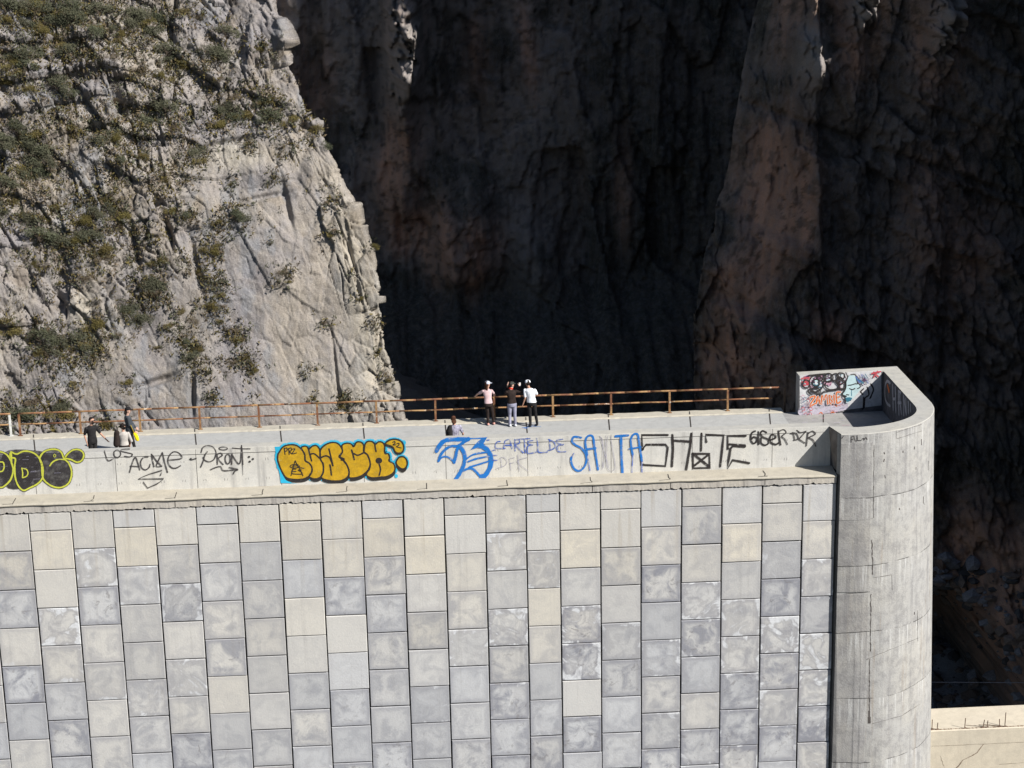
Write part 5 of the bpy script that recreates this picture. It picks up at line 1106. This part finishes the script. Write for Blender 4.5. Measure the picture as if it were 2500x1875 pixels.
def add_shrub(p, s, k, label, group, sz=None):
    r = empty('shrub', p); tag(r, label, 'shrub', group)
    r.rotation_euler = (random.uniform(.1, .5), random.uniform(-.25, .25), random.uniform(-.6, .6)); r.scale = (s*random.uniform(.85, 1.25), s*.8, s*(sz or random.uniform(.6, 1.05)))
    for me, nm in zip(protos[k], ('foliage', 'stem')):
        o = bpy.data.objects.new(nm, me); COL.objects.link(o); o.parent = r
    return r
kinds = ['dark green', 'dark green', 'olive', 'olive', 'dark green', 'olive', 'dry greyish', 'dark green', 'dry greyish']
rows = [(110, 'at cliff top'), (290, 'high on the cliff'), (470, 'above mid cliff'), (640, 'below mid cliff'), (800, 'low on the cliff'), (5000, 'just above the railing')]
colsn = [(100, 'far left'), (230, 'left third'), (370, 'left of middle'), (540, 'right of middle'), (720, 'on the bare slab'), (5000, 'beside the cliff edge')]
pl = []
for cx, cy, r in clumps:
    n = max(1, int((r/17)**1.75+.5)); s0 = max(.30, min(.95, r/31))
    for i in range(n):
        a = random.uniform(0, 6.28); d = math.sqrt(random.random())*r*.85 if n > 1 else 0
        pl.append((cx+d*math.cos(a)*1.15, cy+d*math.sin(a)*.8, s0*random.uniform(.6, 1.0) if n > 1 else max(.26, r/26*.80)))
random.shuffle(pl); pl = pl[:235]; pl.sort(key=lambda t: -t[2]); items = {}
for x_, y_, s in pl:
    i = np.argmin((gx-x_)**2+(gy-y_)**2)
    if (gx[i]-x_)**2+(gy[i]-y_)**2 > 400: continue
    k = random.choice([0, 1, 4, 7, 0, 4, 2]) if s > .7 else random.choice([2, 3, 5, 6, 8, 2, 5, 7])
    lab = ('large ' if s > .9 else 'mid-sized ' if s > .6 else 'small ' if s > .38 else 'tiny ')+kinds[k]+' shrub '+next(t for v_, t in rows if gy[i] < v_)+', '+next(t for v_, t in colsn if gx[i] < v_)
    items.setdefault(lab, []).append((gx[i], Vector(gp[i])+Vector((0, -.05, -.15*s)), s*1.05, k))
ORD = ['leftmost', 'second from left', 'third from left', 'fourth from left', 'fifth from left', 'sixth from left', 'seventh from left', 'eighth from left', 'ninth from left', 'tenth from left', 'eleventh from left', 'twelfth from left', 'thirteenth from left', 'fourteenth from left', 'fifteenth from left', 'sixteenth from left']
for lab, it in items.items():
    it.sort(key=lambda t: t[0])
    for j, (_, p, s, k) in enumerate(it): add_shrub(p, s, k, lab if len(it) == 1 else lab.replace(' shrub ', ' shrub ')+', '+(ORD[j] if j < 16 else 'among the rightmost'), grp)
# shrubs peeping out behind the cliff's edge
for j_, (px_, py_, yy, s) in enumerate([(1000,985,58,.7),(1010,1020,57,.7),(992,1010,56,.5),(790,345,62,.7),(872,500,60,.5),(905,600,58,.5),(1018,1012,60,.5),(880,590,58,.35)]):
    sidev = LP[:, nu-90:nu-55].reshape(-1, 3); want = np.array(on_y(px_, py_, 55)); j0 = np.argmin(((sidev-want)**2).sum(1))      # rooted on the cliff's far flank
    add_shrub(Vector(sidev[j0])+Vector((.15, 0, 0)), s, random.choice([0, 1, 4, 7]), ['large shrub behind the foot of the cliff edge', 'largest lowest shrub behind the foot of the cliff edge', 'shrub tucked against the foot of the cliff edge', 'topmost shrub poking out behind the cliff edge', 'shrub poking out behind the upper cliff edge', 'small shrub behind the middle of the cliff edge', 'rightmost shrub behind the foot of the cliff edge', 'tiny shrub on the middle of the cliff edge'][j_], 'shrubs behind the cliff edge')
# low grass and moss tufts all over the vegetated part: one stuff object
dens = np.zeros(len(gx))
for cx, cy, r in clumps: dens += np.exp(-((gx-cx)**2+(gy-cy)**2)/(1.25*r+7)**2)
dens = np.clip(dens, 0, 1.3)*(.5+np.clip(fbm(gp*1.1, 3, 601)*2.2, 0, 1.2))+.0012; dens *= (gy > -60)*(gy < 1080)*(gx > -60); dens /= dens.sum()
idx = RNG.choice(len(gx), 9000, p=dens); base = gp[idx]+RNG.uniform(-.05, .05, (len(idx), 3)); nb = 9
n_t = len(idx); siz = RNG.uniform(.10, .30, n_t)
cen = np.repeat(base, nb, 0)+RNG.normal(0, 1, (n_t*nb, 3))*np.repeat(siz, nb)[:, None]*.55+np.array([0, -.06, .03])
d = RNG.normal(0, 1, (n_t*nb, 3))+np.array([0, -.3, .9]); d /= np.linalg.norm(d, axis=1, keepdims=True); sd = np.cross(d, RNG.normal(0, 1, d.shape)); sd /= np.linalg.norm(sd, axis=1, keepdims=True)
L = np.repeat(siz, nb)[:, None]*RNG.uniform(.3, .6, (n_t*nb, 1)); V = np.stack([cen-d*L, cen+sd*L*.35, cen+d*L, cen-sd*L*.35], 1).reshape(-1, 3)
mi = np.repeat(RNG.choice([0, 1, 2], n_t, p=[.35, .35, .3]), nb)
me = bpy.data.meshes.new('grass'); me.from_pydata(V.tolist(), [], (np.arange(len(V)).reshape(-1, 4)).tolist()); 
o = link('grass', me, LEAF); me.polygons.foreach_set('material_index', mi.astype(np.int32)); tag(o, 'low olive grass and moss tufts between the shrubs of the cliff', 'grass', kind='stuff')
# dark brush on the shaded walls and the talus
